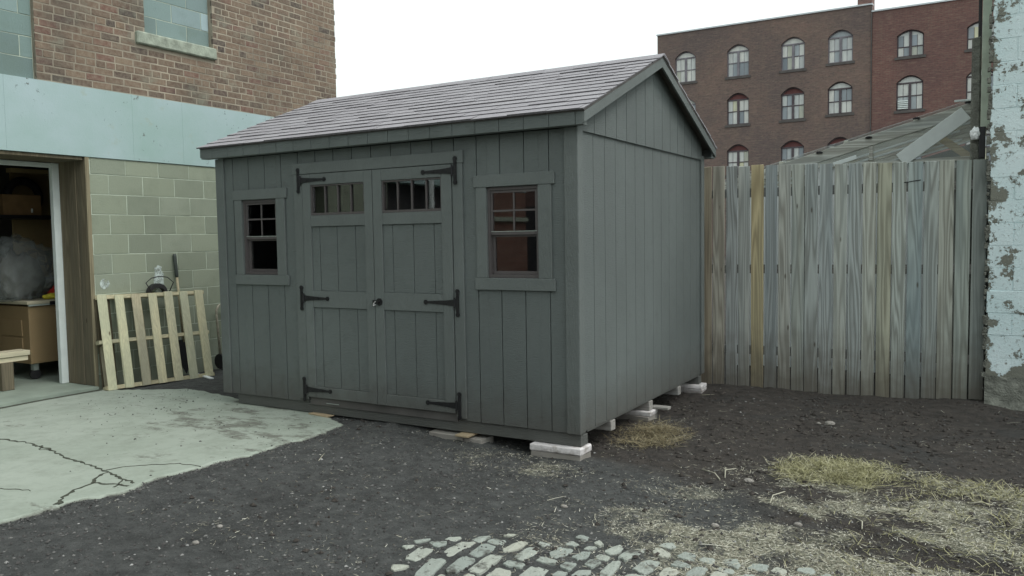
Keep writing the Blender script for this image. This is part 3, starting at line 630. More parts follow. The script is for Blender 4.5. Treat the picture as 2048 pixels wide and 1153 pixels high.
# windows
def window(Wd):
    x0, x1, z0, z1 = Wd; fr = .022; mid = 1.44
    f_ = MB(); f_.box(x0, x0 + fr, .004, .075, z0, z1); f_.box(x1 - fr, x1, .004, .075, z0, z1); f_.box(x0 + fr, x1 - fr, .004, .075, z1 - fr, z1); f_.box(x0 + fr, x1 - fr, .004, .075, z0, z0 + fr)
    wn_ = f_.build('window', 'vinyl_frame', shed)
    s1 = MB(); a, b = x0 + fr + .001, x1 - fr - .001            # upper sash, outside
    s1.box(a, a + .018, .014, .034, mid - .014, z1 - fr - .001); s1.box(b - .018, b, .014, .034, mid - .014, z1 - fr - .001); s1.box(a + .018, b - .018, .014, .034, z1 - fr - .02, z1 - fr - .001); s1.box(a + .018, b - .018, .012, .034, mid - .014, mid + .012); s1.build('upper_sash', 'vinyl_frame', wn_)
    s2 = MB(); s2.box(a, a + .022, .037, .058, z0 + fr + .001, mid - .002); s2.box(b - .022, b, .037, .058, z0 + fr + .001, mid - .002); s2.box(a + .022, b - .022, .037, .058, z0 + fr + .001, z0 + fr + .026); s2.box(a + .022, b - .022, .037, .058, mid - .03, mid - .002); s2.build('lower_sash', 'vinyl_frame', wn_)
    MB().box(a + .002, b - .002, .0095, .0115, mid + .008, mid + .013).build('sash_lip', 'grey_metal', wn_)
    MB().box(a + .0185, b - .0185, .022, .026, mid + .0125, z1 - fr - .0205).build('pane', 'glass', wn_)
    MB().box(a + .0225, b - .0225, .046, .050, z0 + fr + .0265, mid - .0305).build('pane', 'glass', wn_)
    xm = (a + b) / 2; zm = (mid + z1) / 2
    MB().box(xm - .007, xm + .007, .0175, .0215, mid + .0125, z1 - fr - .0205).build('muntin', 'vinyl_frame', wn_)
    MB().box(a + .0185, xm - .0075, .0180, .0215, zm - .012, zm + .002).build('muntin', 'vinyl_frame', wn_)
    MB().box(xm + .0075, b - .0185, .0180, .0215, zm - .012, zm + .002).build('muntin', 'vinyl_frame', wn_)
    bx('head_trim', 'shed_trim_paint', wn_, x0 - .107, x1 + .13, -.022, -.001, z1 + .003, z1 + .092, .003)
    bx('sill_trim', 'shed_trim_paint', wn_, x0 - .105, x1 + .132, -.022, -.001, z0 - .092, z0 - .003, .003)
    bx('side_trim', 'shed_trim_paint', wn_, x0 - .088, x0 + .002, -.019, -.001, z0 - .0025, z1 + .0025, .003)
    bx('side_trim', 'shed_trim_paint', wn_, x1 - .002, x1 + .105, -.019, -.001, z0 - .0025, z1 + .0025, .003)
window(W1); window(W2)
# doors
bx('header_trim', 'shed_trim_paint', shed, -2.705, -.936, -.022, -.001, 1.972, 2.066, .003)
bx('jamb_trim', 'shed_trim_paint', shed, -2.692, -2.592, -.019, -.001, .028, 1.9715, .003)
bx('jamb_trim', 'shed_trim_paint', shed, -1.036, -.945, -.019, -.001, .018, 1.9715, .003)
MB().box(-2.588, -1.04, .004, .05, -.0165, .05).build('threshold', 'dark_interior', shed)
bx('threshold_lip', 'grey_metal', shed, -2.40, -2.26, -.004, .002, .003, .009, .001)
def hinge_mesh(flip):
    s_ = -1 if flip else 1; mb = MB()
    def pr(poly, y0, y1): mb.prism([(x * s_, z_) for x, z_ in (poly if not flip else poly[::-1])][::-1], 'y', y0, y1)
    pr([(-.012, -.085), (.012, -.085), (.014, -.03), (.020, -.03), (.020, .03), (.014, .03), (.012, .085), (-.012, .085)], -.006, 0)
    for zc in (-.09, .09): pr([(.018 * math.cos(a), zc + .018 * math.sin(a)) for a in [k * math.pi / 5 for k in range(10)]], -.0065, 0)
    pr([(.021, -.026), (.12, -.017), (.285, -.009), (.285, .009), (.12, .017), (.021, .026)], -.0055, 0)
    pr([(.30 + .019 * math.cos(a), .019 * math.sin(a)) for a in [k * math.pi / 5 for k in range(10)]], -.006, 0)
    mb.tube([(.026 * s_, -.007, -.04), (.026 * s_, -.007, .04)], .008, 8)
    for px_, pz in ((0, .055), (0, -.055), (.10, 0), (.20, 0), (.30, 0), (0, .09), (0, -.09)): mb.tube([(px_ * s_, -.0105, pz), (px_ * s_, 0, pz)], .006, 6)
    me = mb.mesh('hinge'); me.materials.append(M['black_iron']); return me
HM = [hinge_mesh(False), hinge_mesh(True)]
def door(x0, x1, sl_w, sr_w, grooves, flip):
    zb, zt = .054, 1.967; yf = -.026
    back = MB()
    inner = (x0 + sl_w, x1 - sr_w); TR = (inner[0], inner[1], 1.618, 1.875)
    for (a, b, c_, d) in minus((x0 + .004, x1 - .004, zb + .004, zt - .004), [TR]): back.box(a, b, -.0055, .012, c_, d)
    dr = back.build('door', 'shed_paint', shed)
    bx('stile', 'shed_trim_paint', dr, x0, x0 + sl_w, yf, -.006, zb, zt, .002); bx('stile', 'shed_trim_paint', dr, x1 - sr_w, x1, yf, -.006, zb, zt, .002)
    for (a, b) in ((zb, .146), (.836, .975), (1.524, 1.617), (1.876, zt)): bx('rail', 'shed_trim_paint', dr, inner[0] + .001, inner[1] - .001, yf + .001, -.006, a, b, .002)
    gs = [inner[0]] + grooves + [inner[1]]
    for (a, b) in ((.148, .834), (.977, 1.522)):
        for u, w_ in zip(gs, gs[1:]): bx('plank', 'shed_paint', dr, u + (.003 if u != inner[0] else .001), w_ - (.003 if w_ != inner[1] else .001), -.0125, -.006, a, b, .0015)
    f_ = MB(); a, b, c_, d = TR
    f_.box(a, a + .012, -.016, .03, c_ + .001, d - .001); f_.box(b - .012, b, -.016, .03, c_ + .001, d - .001); f_.box(a + .012, b - .012, -.016, .03, c_ + .001, c_ + .02); f_.box(a + .012, b - .012, -.016, .03, d - .012, d - .001)
    f_.build('transom_frame', 'vinyl_frame', dr)
    MB().box(a + .0125, b - .0125, .004, .008, c_ + .0205, d - .0125).build('pane', 'glass', dr)
    for k in (1, 2, 3): xm = a + .012 + (b - a - .024) * k / 4; MB().box(xm - .006, xm + .006, -.010, .0035, c_ + .0205, d - .0125).build('muntin', 'vinyl_frame', dr)
    for zc in (1.918, .912, .118):
        xh = x0 - .042 if not flip else x1 + .042
        link('hinge', HM[1 if flip else 0], (xh, yf - .001, zc), dr)
    return dr
d1 = door(-2.585, -1.817, .09, .085, [-2.408, -2.214, -2.013], False)
d2 = door(-1.811, -1.042, .09, .094, [-1.624, -1.417, -1.216], True)
kn = MB(); kn.tube([(-1.765, -.026, .90), (-1.765, -.034, .90)], .030, 14); kn.tube([(-1.765, -.033, .90), (-1.765, -.062, .90)], .012, 10); kn.beam((-1.765, -.064, .945), (-1.765, -.064, .855), .014, .014); kn.build('door_handle', 'black_iron', d2)
MB().tube([(-1.80, -.034, .905), (-1.81, -.05, .885), (-1.80, -.06, .868), (-1.79, -.05, .88)], .005, 6).build('padlock', 'bright_metal', d1)
hk = MB(); hk.box(-1.832, -1.80, -.0345, -.0265, .885, .915); hk.build('hasp', 'black_iron', d1)

# ------------------------------------------------------------------ supports of the shed
def blk(x0, x1, y0, y1, z0, z1, mat, label, rz=0, jit=.004, grp='concrete blocks under the shed'):
    m = Matrix.Translation(((x0 + x1) / 2, (y0 + y1) / 2, 0)) @ Matrix.Rotation(rz, 4, 'Z'); hx, hy = (x1 - x0) / 2, (y1 - y0) / 2
    o = MB().cbox(-hx, hx, -hy, hy, z0, z1, .007, jit, m).build('concrete_block', mat); return tag(o, label, 'block', grp)
blk(-.385, .028, -.04, .155, -.148, -.098, 'white_cap', 'white cap block directly under the shed corner nearest the doors', .01)
blk(-.378, .022, -.036, .155, -.225, -.149, 'bare_block', 'grey half-buried block below the white cap at the front shed corner', .02)
blk(-.30, .03, 1.34, 1.53, -.140, -.098, 'white_cap', 'white cap block under the middle skid end of the gable side', .03)
blk(-.30, .02, 1.33, 1.53, -.225, -.141, 'bare_block', 'grey broken block below the middle white cap, beside straw', -.02)
blk(-.34, .05, 2.70, 2.89, -.135, -.098, 'white_cap', 'white cap block under the rear shed corner beside the fence', .02)
blk(-.34, .052, 2.70, 2.89, -.245, -.136, 'white_cap', 'taller white block at the base of the rear shed corner', .0)
blk(-1.30, -.98, -.03, .14, -.22, -.113, 'bare_block', 'long grey block lying under the base board below the right door', .02)
blk(-.97, -.80, -.03, .14, -.22, -.125, 'bare_block', 'short grey block on the soil next to the long one under the base board', -.03)
tag(MB().cbox(-1.02, -.90, -.07, .13, -.1125, -.0985, .002).build('wood_shim', 'chip_wood'), 'thin pale wood shim on the grey block below the right door', 'shim')
ws = MB(); ws.cbox(-.16, .10, -.035, .035, 0, .012, .003, .004, Matrix.Translation((-2.42, -.02, -.0995)) @ Matrix.Rotation(-.12, 4, 'Z')); tag(ws.build('wood_shim', 'chip_wood'), 'orange splintered wood scrap on the concrete under the left door', 'shim')
tag(MB().cbox(-.02, .14, 1.47, 1.545, -.098, -.075, .003).build('wood_shim', 'rail_wood'), 'split grey wood scrap beside the middle skid end', 'shim')

# ------------------------------------------------------------------ building with the garage opening
XW = -5.5
bld = root('brick_building', (XW - 2, 0, -.12), 'old brick building with block infill and concrete band over a garage opening', 'building')
# brick backing with real openings
BZ0, BZ1, BY0, BY1 = 3.008, 9.0, -9.0, 3.645
WA = (-1.50, -.575, 3.008, 4.72); WB = (.625, 1.535, 3.70, 5.3)
bwk = MB()
for (a, b, c_, d) in minus((BY0, BY1 - .004, BZ0, BZ1), [WA, WB]): bwk.box(XW - .35, XW - .0012, a, b, c_, d)
brw = bwk.build('brick_wall', 'mortar', bld)
CH, BL = .0742, .213
bricks = []
row = 0; z_ = BZ0 + .002
while z_ < 5.6:
    hdr = row % 6 == 3; ln = BL / 2 + .003 if hdr else BL; y = -3.2 + (ln / 2 if row % 2 else 0) + (row * .037 % .05)
    while y < BY1:
        a, b = y + .006, min(y + ln - .006, BY1 + random.uniform(-.008, .012)); y += ln
        for (u0, u1, w0, w1) in minus((a, b, z_ + .0055, z_ + CH - .0055), [WA, WB, (.50, 1.54, 3.56, 3.70)]):
            if u1 - u0 > .03 and w1 - w0 > .03: bricks.append((u0, u1, w0, w1))
    z_ += CH; row += 1
def proj(p):
    q = RM.transposed() @ (Vector(p) - CAM); return (1024 + FOC * q.x / -q.z, 576.5 - FOC * q.y / -q.z, -q.z)
def vis(b):
    x, y, d = proj((XW, (b[0] + b[1]) / 2, (b[2] + b[3]) / 2)); return -20 < x < 700 and -14 < y < 300, d
vb = sorted([b for b in bricks if vis(b)[0]], key=lambda b: -(b[1] - b[0]) / vis(b)[1]); single = set(vb[:300])
BM = {}
rest = MB()
for b in bricks:
    u0, u1, w0, w1 = b; dep = random.uniform(.0, .0025)
    if b in single:
        key = (round((u1 - u0) / .012), round((w1 - w0) / .012))
        if key not in BM:
            me = MB().cbox(-.03, .0, -(u1 - u0) / 2, (u1 - u0) / 2, -(w1 - w0) / 2, (w1 - w0) / 2, .0035, .0012).mesh('brick'); me.materials.append(M['brick_single']); BM[key] = me
        link('brick', BM[key], (XW + dep, (u0 + u1) / 2, (w0 + w1) / 2), brw, rot=(random.uniform(-.006, .006), 0, random.uniform(-.008, .008)))
    else: rest.cbox(XW - .03, XW + dep, u0, u1, w0, w1, .0035, .001)
tag(rest.build('bricks', 'brick_joined', brw), kind='stuff')
# upper storey beyond the frame keeps a coursed face
# blocked-in windows
def infill(Wd, off, rows_h=.203, bl=.40):
    y0, y1, z0, z1 = Wd
    pn = MB().box(XW - .25, XW - off - .003, y0 + .002, y1 - .002, z0 + .002, z1).build('window_infill', 'block_mortar', bld)
    z_ = z0 + .004; r_ = 0
    while z_ < z1 - .03:
        y = y0 - (.0 if r_ % 2 else bl / 2)
        zt_ = min(z_ + rows_h - .008, z1)
        while y < y1:
            a, b = max(y, y0 + .004) + .004, min(y + bl, y1 - .004) - .004; y += bl
            if b - a > .04: MB().cbox(XW - off - .02, XW - off + random.uniform(-.0005, .003), a, b, z_, zt_, .002, .001).build('block', 'window_block', pn)
        z_ += rows_h; r_ += 1
infill(WA, .045); infill(WB, .07)
bx('window_sill', 'stone_sill', bld, XW - .25, XW + .045, .505, 1.555, 3.565, 3.698, .012)
# lintel band, in cast lengths
bs_ = [-9.0, -6.5, -4.2, -2.1, -.9, .42, 1.05, 2.3, 3.64]
for a, b in zip(bs_, bs_[1:]): bx('lintel_band', 'band_paint', bld, XW - .35, XW + .016, a + .0003, b - .0003, 2.299, 3.004, .0012)
# block wall right of the opening
JY = -.105                                      # right edge of the opening
blw = MB().box(XW - .2, XW - .0022, JY + .004, BY1 - .006, -.3, 2.296).build('block_wall', 'block_mortar', bld)
CR = .2083; zl = [2.129 - CR * k for k in range(0, 12)]; tops = [2.294] + zl
for r_, (zt_, zb_) in enumerate(zip(tops, tops[1:])):
    y = JY + .006 - (.0 if r_ % 2 else .20) - .18; 
    while y < BY1:
        a, b = max(y, JY + .006) + .0045, min(y + .40, BY1 - .002) - .0045; y += .40
        if b - a > .03: MB().cbox(XW - .05, XW + random.uniform(.0, .0025), a, b, zb_ + .004, zt_ - .004, .002, .0012).build('block', 'wall_block', blw)
# far side of the opening (out of frame) and back of the building
MB().box(XW - .35, XW, -4.7, -3.4, -.3, 2.296).build('block_wall', 'wall_block', bld)
MB().box(XW - .35, XW, -9, -7.0, -.3, 2.296).build('brick_wall', 'brick_far', bld); MB().box(XW, XW + .06, -9, -7.0, 1.72, 1.80).build('ledge', 'stone_sill', bld)
MB().tube([(XW + .07, -5.75, -.1), (XW + .07, -5.75, 6)], .05, 10).build('downpipe', 'white_vinyl', bld)
MB().box(XW - .3, XW - .2, -6.99, -4.71, -.3, 2.29).build('garage_door', 'dark_opening', bld)
# timber jamb boards lining the opening, white weather frame behind
for (a, b, yy) in ((-5.505, -5.665, .0), (-5.668, -5.825, -.006), (-5.828, -5.965, .0)): bx('jamb_board', 'jamb_wood', bld, b, a, JY + yy - .028, JY + .003, -.069, 2.296, .004)
bx('jamb_board', 'jamb_wood', bld, XW - .001, XW + .014, JY - .032, JY + .012, -.10, 2.296, .003, color=(1.5, 1.55, 1.5, 1))
bx('header_board', 'jamb_wood', bld, -5.965, -5.51, -3.4, JY - .04, 2.262, 2.297, .004)
bx('door_frame', 'white_vinyl', bld, -6.03, -5.97, JY - .095, JY - .004, -.069, 2.26, .004)
bx('door_frame', 'white_vinyl', bld, -6.03, -5.975, -3.4, JY - .097, 2.21, 2.258, .004)
# rest of the shell: garage room, roof
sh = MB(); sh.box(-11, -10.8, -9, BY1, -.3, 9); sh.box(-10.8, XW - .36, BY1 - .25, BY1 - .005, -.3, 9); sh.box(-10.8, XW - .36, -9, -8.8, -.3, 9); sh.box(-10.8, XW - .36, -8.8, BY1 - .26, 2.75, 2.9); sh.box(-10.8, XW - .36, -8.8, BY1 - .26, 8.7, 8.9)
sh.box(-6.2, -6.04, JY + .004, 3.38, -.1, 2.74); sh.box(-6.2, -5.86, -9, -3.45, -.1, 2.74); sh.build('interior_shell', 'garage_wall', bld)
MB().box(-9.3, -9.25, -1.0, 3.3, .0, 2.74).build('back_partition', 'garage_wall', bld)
gs = MB().prism([(-10.8, 3.38), (-10.8, -8.7), (-5.40, -8.7), (-5.43, -3), (-5.41, -1.1), (-5.45, -.6), (-5.43, -.135), (-5.7, -.13), (-6.04, -.13), (-6.1, 3.38)], 'z', -.25, -.070)
sl_ = gs.build('garage_floor', 'garage_slab'); tag(sl_, 'smooth concrete floor slab of the garage', kind='structure')
cr2 = MB().prism([(-5.43, -7.4), (-5.37, -7.4), (-5.36, -4), (-5.375, -2.2), (-5.35, -1.2), (-5.38, -.7), (-5.36, -.15), (-5.43, -.12)], 'z', -.13, -.0975)
cr2.build('crack', 'crack_dirt', apron)
# white overspray on the block wall
ps = MB()
ps.prism([(.60, .83), (.735, .80), (.738, .9), (.725, .98), (.73, 1.06), (.70, 1.10), (.71, 1.14), (.66, 1.16), (.64, 1.13), (.615, 1.14), (.62, 1.06), (.60, 1.0), (.61, .92)], 'x', XW + .0025, XW + .0045); ps.build('paint_smear', 'white_smear', bld)
a = [(.02 + .055 * math.cos(k * .628) * random.uniform(.8, 1.1), .985 + .06 * math.sin(k * .628) * random.uniform(.8, 1.1)) for k in range(10)]
MB().prism(a, 'x', XW + .0025, XW + .0040).build('paint_smear', 'white_smear', bld)

# ------------------------------------------------------------------ pallet leaning on the block wall
pal = root('pallet', (-5.15, .45, -.1), 'weathered wooden shipping pallet leaning against the grey block wall', 'pallet')
A0 = Vector((-5.275, -.15, -.098)); B0 = Vector((-5.06, 1.02, -.108)); T0 = Vector((-5.47, -.10, .885))
ux = (B0 - A0).normalized(); uz = (T0 - A0); PH = uz.length; uz = (uz - ux * uz.dot(ux)).normalized(); un = uz.cross(ux).normalized()
if un.x < 0: un = -un
pm = Matrix((ux, un, uz)).transposed().to_4x4(); pm.translation = A0 + Vector((0, 0, .004))
PW = (B0 - A0).length
def pbox(name, mat, u0, u1, n0, n1, z0, z1, color=(1, 1, 1, 1), jit=.003):
    return MB().cbox(u0, u1, n0, n1, z0, z1, .003, jit, pm).build(name, mat, pal, color=color)
for k, zc in enumerate((.02, .50, .965)): pbox('stringer', 'pallet_rail', -.02 if k == 1 else .0, PW, -.09, 0, zc - .02 + .0, zc + .02, (1.0, .96, .86, 1))
tin = [(1.1, 1.1, 1.0), (1.12, 1.12, 1.02), (.78, .74, .70), (1.12, 1.08, .98), (1.0, .98, .92), (1.02, 1.02, .96), (1.05, 1.02, .92)]
for k in range(7):
    u = .055 + k * (PW - .13) / 6.0; sk = random.uniform(-.01, .01)
    pbox('slat', 'pallet_wood', u - .045, u + .048, .001, .017, -.002, .985 + random.uniform(-.008, .008), (*tin[k], 1), .004)
for k, u in enumerate((.02, .42, .95)): pbox('back_slat', 'pallet_wood', u, u + .09, -.107, -.091, 0, .985, (.55, .52, .5, 1))
# plywood panel behind the pallet
pb = MB().beam((-5.43, -.01, -.10), (-5.482, -.03, .84), .17, .014, (1, 0, .05)); 
tag(pb.build('plywood_board', 'jamb_wood', color=(.5, .5, .45, 1)), 'dark narrow board standing between pallet and doorway jamb', 'board')
# shovel
sv = root('shovel', (-5.40, .90, -.1), 'long-handled shovel with dark grip standing behind the pallet', 'shovel')
sv_t = Vector((-5.475, .865, 1.28)); sv_b = Vector((-5.43, .93, .02)); q = lambda f_: tuple(sv_t.lerp(sv_b, f_))
MB().tube([q(0), q(.02), q(.19), q(.21)], [.014, .021, .020, .016], 10).build('grip', 'shovel_grip', sv, True)
MB().tube([q(.21), q(.8)], .0145, 8).build('shaft', 'shovel_shaft', sv, True)
bl = MB(); bl.prism([(.84, .30), (1.02, .30), (1.03, .08), (.935, -.10), (.835, .08)], 'x', -5.442, -5.436); bl.build('blade', 'black_iron', sv)
# wire hanger with a dark half-round reel
hr = root('hose_hanger', (XW, .60, .9), 'black half-round hose hanger with wire hoop on the block wall above the pallet', 'hose hanger')
arc = [(-5.43, .61 + .115 * math.cos(a), .86 + .10 * math.sin(a)) for a in [math.pi * k / 12 for k in range(13)]]
hb = MB(); n = 13
o_ = [(x, y, z_) for x, y, z_ in arc]; i_ = [(x, .61 + (y - .61) * .72, .86 + (z_ - .86) * .55) for x, y, z_ in arc]
vs = o_ + i_ + [(x - .06, y, z_) for x, y, z_ in o_] + [(x - .06, y, z_) for x, y, z_ in i_]
fs = []
for k in range(n - 1): fs += [(k, k + 1, n + k + 1, n + k), (2*n + k + 1, 2*n + k, 3*n + k, 3*n + k + 1), (k + 1, k, 2*n + k, 2*n + k + 1), (n + k, n + k + 1, 3*n + k + 1, 3*n + k)]
fs += [(0, n, 3*n, 2*n), (n - 1, 3*n - 1, 4*n - 1, 2*n - 1)]
hb.add(vs, fs).build('saddle', 'black_rubber', hr)
MB().tube([(-5.39, .50, .86), (-5.39, .43, .975), (-5.39, .50, 1.025), (-5.39, .60, 1.04), (-5.39, .70, 1.025), (-5.39, .775, .965), (-5.39, .715, .86)], .0055, 6).build('wire_hoop', 'black_iron', hr, True)
# bent steel tube frame between shed and wall
ht = root('hand_truck', (-5.3, 1.4, -.12), 'old pale steel tube hand truck standing between block wall and shed', 'hand truck')
for dy in (0, .26): MB().tube([(-5.36, 1.36 + dy, -.06), (-5.40, 1.355 + dy, .50), (-5.41, 1.36 + dy, .60), (-5.41, 1.40 + dy * .9, .655), (-5.41, 1.49, .665)], .014, 8).build('tube', 'pale_steel', ht, True)
bx('toe_plate', 'black_iron', ht, -5.36, -5.16, 1.36, 1.62, -.112, -.10); 
for dy in (.0, .26):
    MB().tube([(-5.37, 1.345 + dy, -.01), (-5.37, 1.385 + dy, -.01)], .09, 14).build('wheel', 'black_rubber', ht)
# loose white strip
tag(MB().prism([(-5.36, .95), (-5.2, .91), (-5.05, .86), (-4.88, .80), (-4.86, .84), (-5.04, .905), (-5.2, .945), (-5.35, .985)], 'z', -.098, -.088).build('plastic_strip', 'white_plastic'), 'loose white plastic strip on the soil by the pallet foot', 'strip')

# ------------------------------------------------------------------ inside the garage
dk = root('desk', (-6.8, .0, -.07), 'tan metal desk on casters just inside the garage opening', 'desk')
bx('cabinet', 'desk_tan', dk, -7.15, -6.47, -.24, .55, .11, .74, .006)
bx('desktop', 'desk_top', dk, -7.25, -6.43, -.27, .58, .762, .80, .006)
bx('top_edge', 'grey_metal', dk, -6.455, -6.435, -.255, .57, .742, .7615, .003)
bx('latch', 'black_iron', dk, -6.4345, -6.425, -.03, .03, .745, .785, .003)
for (x, y) in ((-6.55, -.16), (-6.55, .47), (-7.07, -.16), (-7.07, .47)):
    MB().tube([(x - .02, y, -.014), (x + .02, y, -.014)], .055, 14).build('caster', 'black_rubber', dk); bx('caster_bracket', 'grey_metal', dk, x - .03, x + .03, y - .03, y + .03, .03, .1095, .004)
for zc in (.30, .50): bx('drawer', 'desk_tan', dk, -7.0, -6.6, -.252, -.2405, zc - .09, zc + .09, .004)
# plastic bag
def blob(name, mat, c, r, amp, seed, lab=None, cat=None):
    import bmesh
    bm = bmesh.new(); bmesh.ops.create_icosphere(bm, subdivisions=4, radius=1); rr = np.random.default_rng(seed); ks = rr.normal(size=(14, 3)) * 4.2; ph = rr.random(14) * 6
    for v_ in bm.verts:
        p = np.array(v_.co); d = 1 + amp * np.abs(np.sin(ks @ p + ph)).mean() * 2 - amp
        d += amp * .5 * np.sin((ks[:4] * 2.4) @ p + ph[:4]).sum() * .4
        v_.co = Vector((c[0] + p[0] * r[0] * d, c[1] + p[1] * r[1] * d, max(c[2] + p[2] * r[2] * d, c[2] - r[2] * .82)))
    me = bpy.data.meshes.new(name); bm.to_mesh(me); bm.free(); me.materials.append(M[mat]); me.shade_smooth()
    a = np.zeros(len(me.vertices) * 3); me.vertices.foreach_get('co', a); a = a.reshape(-1, 3); ce = (a.min(0) + a.max(0)) / 2; me.vertices.foreach_set('co', (a - ce).ravel()); me.update()
    o = link(name, me, ce); return tag(o, lab, cat) if lab else o
blob('plastic_bag', 'clear_plastic', (-6.86, -.12, 1.075), (.27, .34, .345), .42, 3, 'crumpled clear plastic bag lying on the tan desk', 'bag')
blob('bag_filling', 'garage_wall', (-6.88, -.12, 1.04), (.19, .25, .27), .2, 5, 'dark crumpled filling seen through the plastic bag', 'filling')
blob('work_glove', 'yellow_cloth', (-6.57, .10, .826), (.05, .11, .03), .4, 8, 'yellow work glove on the front edge of the tan desk', 'glove')
blob('rag', 'red_cloth', (-6.70, .27, .86), (.09, .12, .07), .4, 9, 'red rag heaped on the tan desk behind the glove', 'rag')
# lumber on crib blocks
lb = 'new_lumber'
for z0, z1, dx in ((.215, .265, 0), (.268, .318, .015)): tag(MB().cbox(-6.30 + dx, -6.10 + dx, -2.2, -.47 + dx, z0, z1, .003).build('lumber_board', lb), ('upper' if dx else 'lower') + ' board of the pale lumber pair inside the garage opening', 'board')
for y in (-.75, -2.0):
    tag(MB().cbox(-6.36, -6.08, y, y + .12, -.068, .2135, .004).build('crib_block', 'jamb_wood'), 'dark timber block under the pale lumber ' + ('beside the desk' if y > -1 else 'end away from the desk'), 'block', 'timber blocks under the lumber')
# shelf with box and tyre, plywood against the wall
sf = root('shelf', (-7.5, .5, -.07), 'dark steel shelf unit deep in the garage behind the desk', 'shelf')
bx('shelf_board', 'black_iron', sf, -7.75, -7.3, -.4, 1.3, 1.72, 1.76)
for (x, y) in ((-7.74, -.38), (-7.32, -.38), (-7.74, 1.27), (-7.32, 1.27)): bx('post', 'black_iron', sf, x - .02, x + .02, y - .02, y + .02, -.068, 2.1)
tag(bx('cardboard_box', 'cardboard', None, -7.65, -7.36, .02, .46, 1.762, 2.0), 'brown cardboard box on the dark shelf before the tyre', 'box')
ty = MB(); rr_ = []
for k in range(25): a = math.pi * 2 * k / 24; rr_.append((-7.70, .44 + .19 * math.cos(a), 2.0 + .19 * math.sin(a)))
ty.tube(rr_, .05, 8, False); tag(ty.build('tyre', 'black_rubber', smooth=True), 'black tyre standing on the dark shelf behind the box', 'tyre')
tag(bx('plywood_sheet', 'plywood_tan', None, -7.95, -7.93, .42, 1.6, 1.0, 2.3), 'tan plywood sheet behind the shelf in the garage', 'plywood')
tag(bx('timber', 'plywood_tan', None, -7.7, -7.58, .25, 1.2, 2.28, 2.33), 'tan length of timber laid across the shelf posts', 'timber')
tag(bx('jar', 'white_plastic', None, -7.35, -7.33, .33, .345, 1.79, 1.84), 'small shiny fitting on the shelf edge', 'fitting')

# ------------------------------------------------------------------ fence
fen = root('wooden_fence', (1.2, 3.3, -.18), 'tall weathered board fence between the shed and the painted wall', 'fence')
FA = Vector((-.62, 3.12)); FB = Vector((2.475, 3.33)); fd = (FB - FA); fl = fd.length; fd.normalize(); fn = Vector((fd.y, -fd.x))
tints = {}
n_p = 24; pitch = fl / n_p
cols = [(.66,.62,.56),(.74,.62,.48),(.84,.77,.68),(.68,.71,.74),(.84,.83,.80),(1.0,.82,.52),(.68,.71,.73),(.82,.81,.77),(.80,.82,.78),(.70,.74,.75),(.78,.82,.84),(.92,.93,.88),(.72,.77,.79),(.86,.87,.81),(.78,.76,.62),(.78,.83,.81),(.68,.76,.77),(.72,.76,.75),(.76,.77,.71),(.78,.83,.78),(.66,.68,.64)]
for k in range(n_p):
    s0 = k * pitch + random.uniform(.003, .011); s1 = (k + 1) * pitch - random.uniform(.003, .011); p = FA + fd * ((s0 + s1) / 2); wd = s1 - s0
    f_ = k / n_p; zt_ = 2.118 - .085 * f_ + random.uniform(-.006, .006); zb_ = float(g0(p.x, p.y)) - .015 + random.uniform(-.008, .012) + (.045 * max(0, (f_ - .72) / .28))
    col = cols[min(max(k - 3, 0), len(cols) - 1)]; lean = random.uniform(-.0022, .0022)
    m = Matrix.Translation((p.x, p.y, 0)) @ Matrix.Rotation(math.atan2(fd.y, fd.x) + random.uniform(-.015, .015), 4, 'Z') @ Matrix.Rotation(lean, 4, 'Y')
    mb = MB().cbox(-wd / 2, wd / 2, -.009, .009, 0, zt_ - zb_, .003, .0025)
    me = mb.mesh('picket'); me.materials.append(M['fence_wood']); o = bpy.data.objects.new('picket', me); C.objects.link(o); o.parent = fen
    o.matrix_local = Matrix.Translation(-WLOC[fen.name]) @ Matrix.Translation((0, 0, zb_)) @ m; o.color = (*col, 1)
for z_ in (.22, 1.05, 1.82):
    a = FA - fn * .03; b = FB - fn * .03; MB().beam((a.x, a.y, z_), (b.x, b.y, z_), .038, .088).build('fence_rail', 'rail_wood', fen)
for s_ in (.1, 1.5, 2.85):
    p = FA + fd * s_ - fn * .10; bx('fence_post', 'fence_wood', fen, p.x - .045, p.x + .045, p.y - .045, p.y + .045, -.3, 1.98)
bx('fence_post', 'fence_wood', fen, 2.425, 2.515, 3.45, 3.54, -.3, 2.0)
nl = MB(); 
for (px_, pz) in ((1.80, 1.86), (1.87, 1.87)):
    t_ = (px_ - FA.x) / fd.x; p = FA + fd * t_ + fn * .013; nl.beam((p.x, p.y, pz), (p.x + .07, p.y + .004, pz + .008), .006, .008)
nl.build('hasp', 'black_iron', fen)

# ------------------------------------------------------------------ painted block building on the right
pbd = root('painted_building', (5, 3.4, -.15), 'block building with peeling pale blue paint beside the fence', 'building')
PX0, PY = 2.480, 3.24
pwall = MB().box(PX0 + .02, 9.0, PY + .005, PY + .3, -.4, 6.2).build('block_wall', 'peeling_paint', pbd)
r_ = 0; z_ = .068
while z_ < 4.4:
    x = PX0 - (.0 if r_ % 2 else .20)
    while x < 4.4:
        a, b = max(x, PX0 + random.uniform(0, .018)) + .0012, x + .40 - .0012; x += .40
        MB().cbox(a, b, PY + random.uniform(-.002, .003), PY + .06, z_ + .0012, z_ + .2 - .0012, .003, .002).build('block', 'peeling_paint', pwall)
    z_ += .2; r_ += 1
MB().box(4.41, 9.0, PY, PY + .011, .07, 6.2).build('painted_face', 'peeling_paint', pwall); MB().box(PX0, 4.409, PY, PY + .011, z_ + .002, 6.2).build('painted_face', 'peeling_paint', pwall)
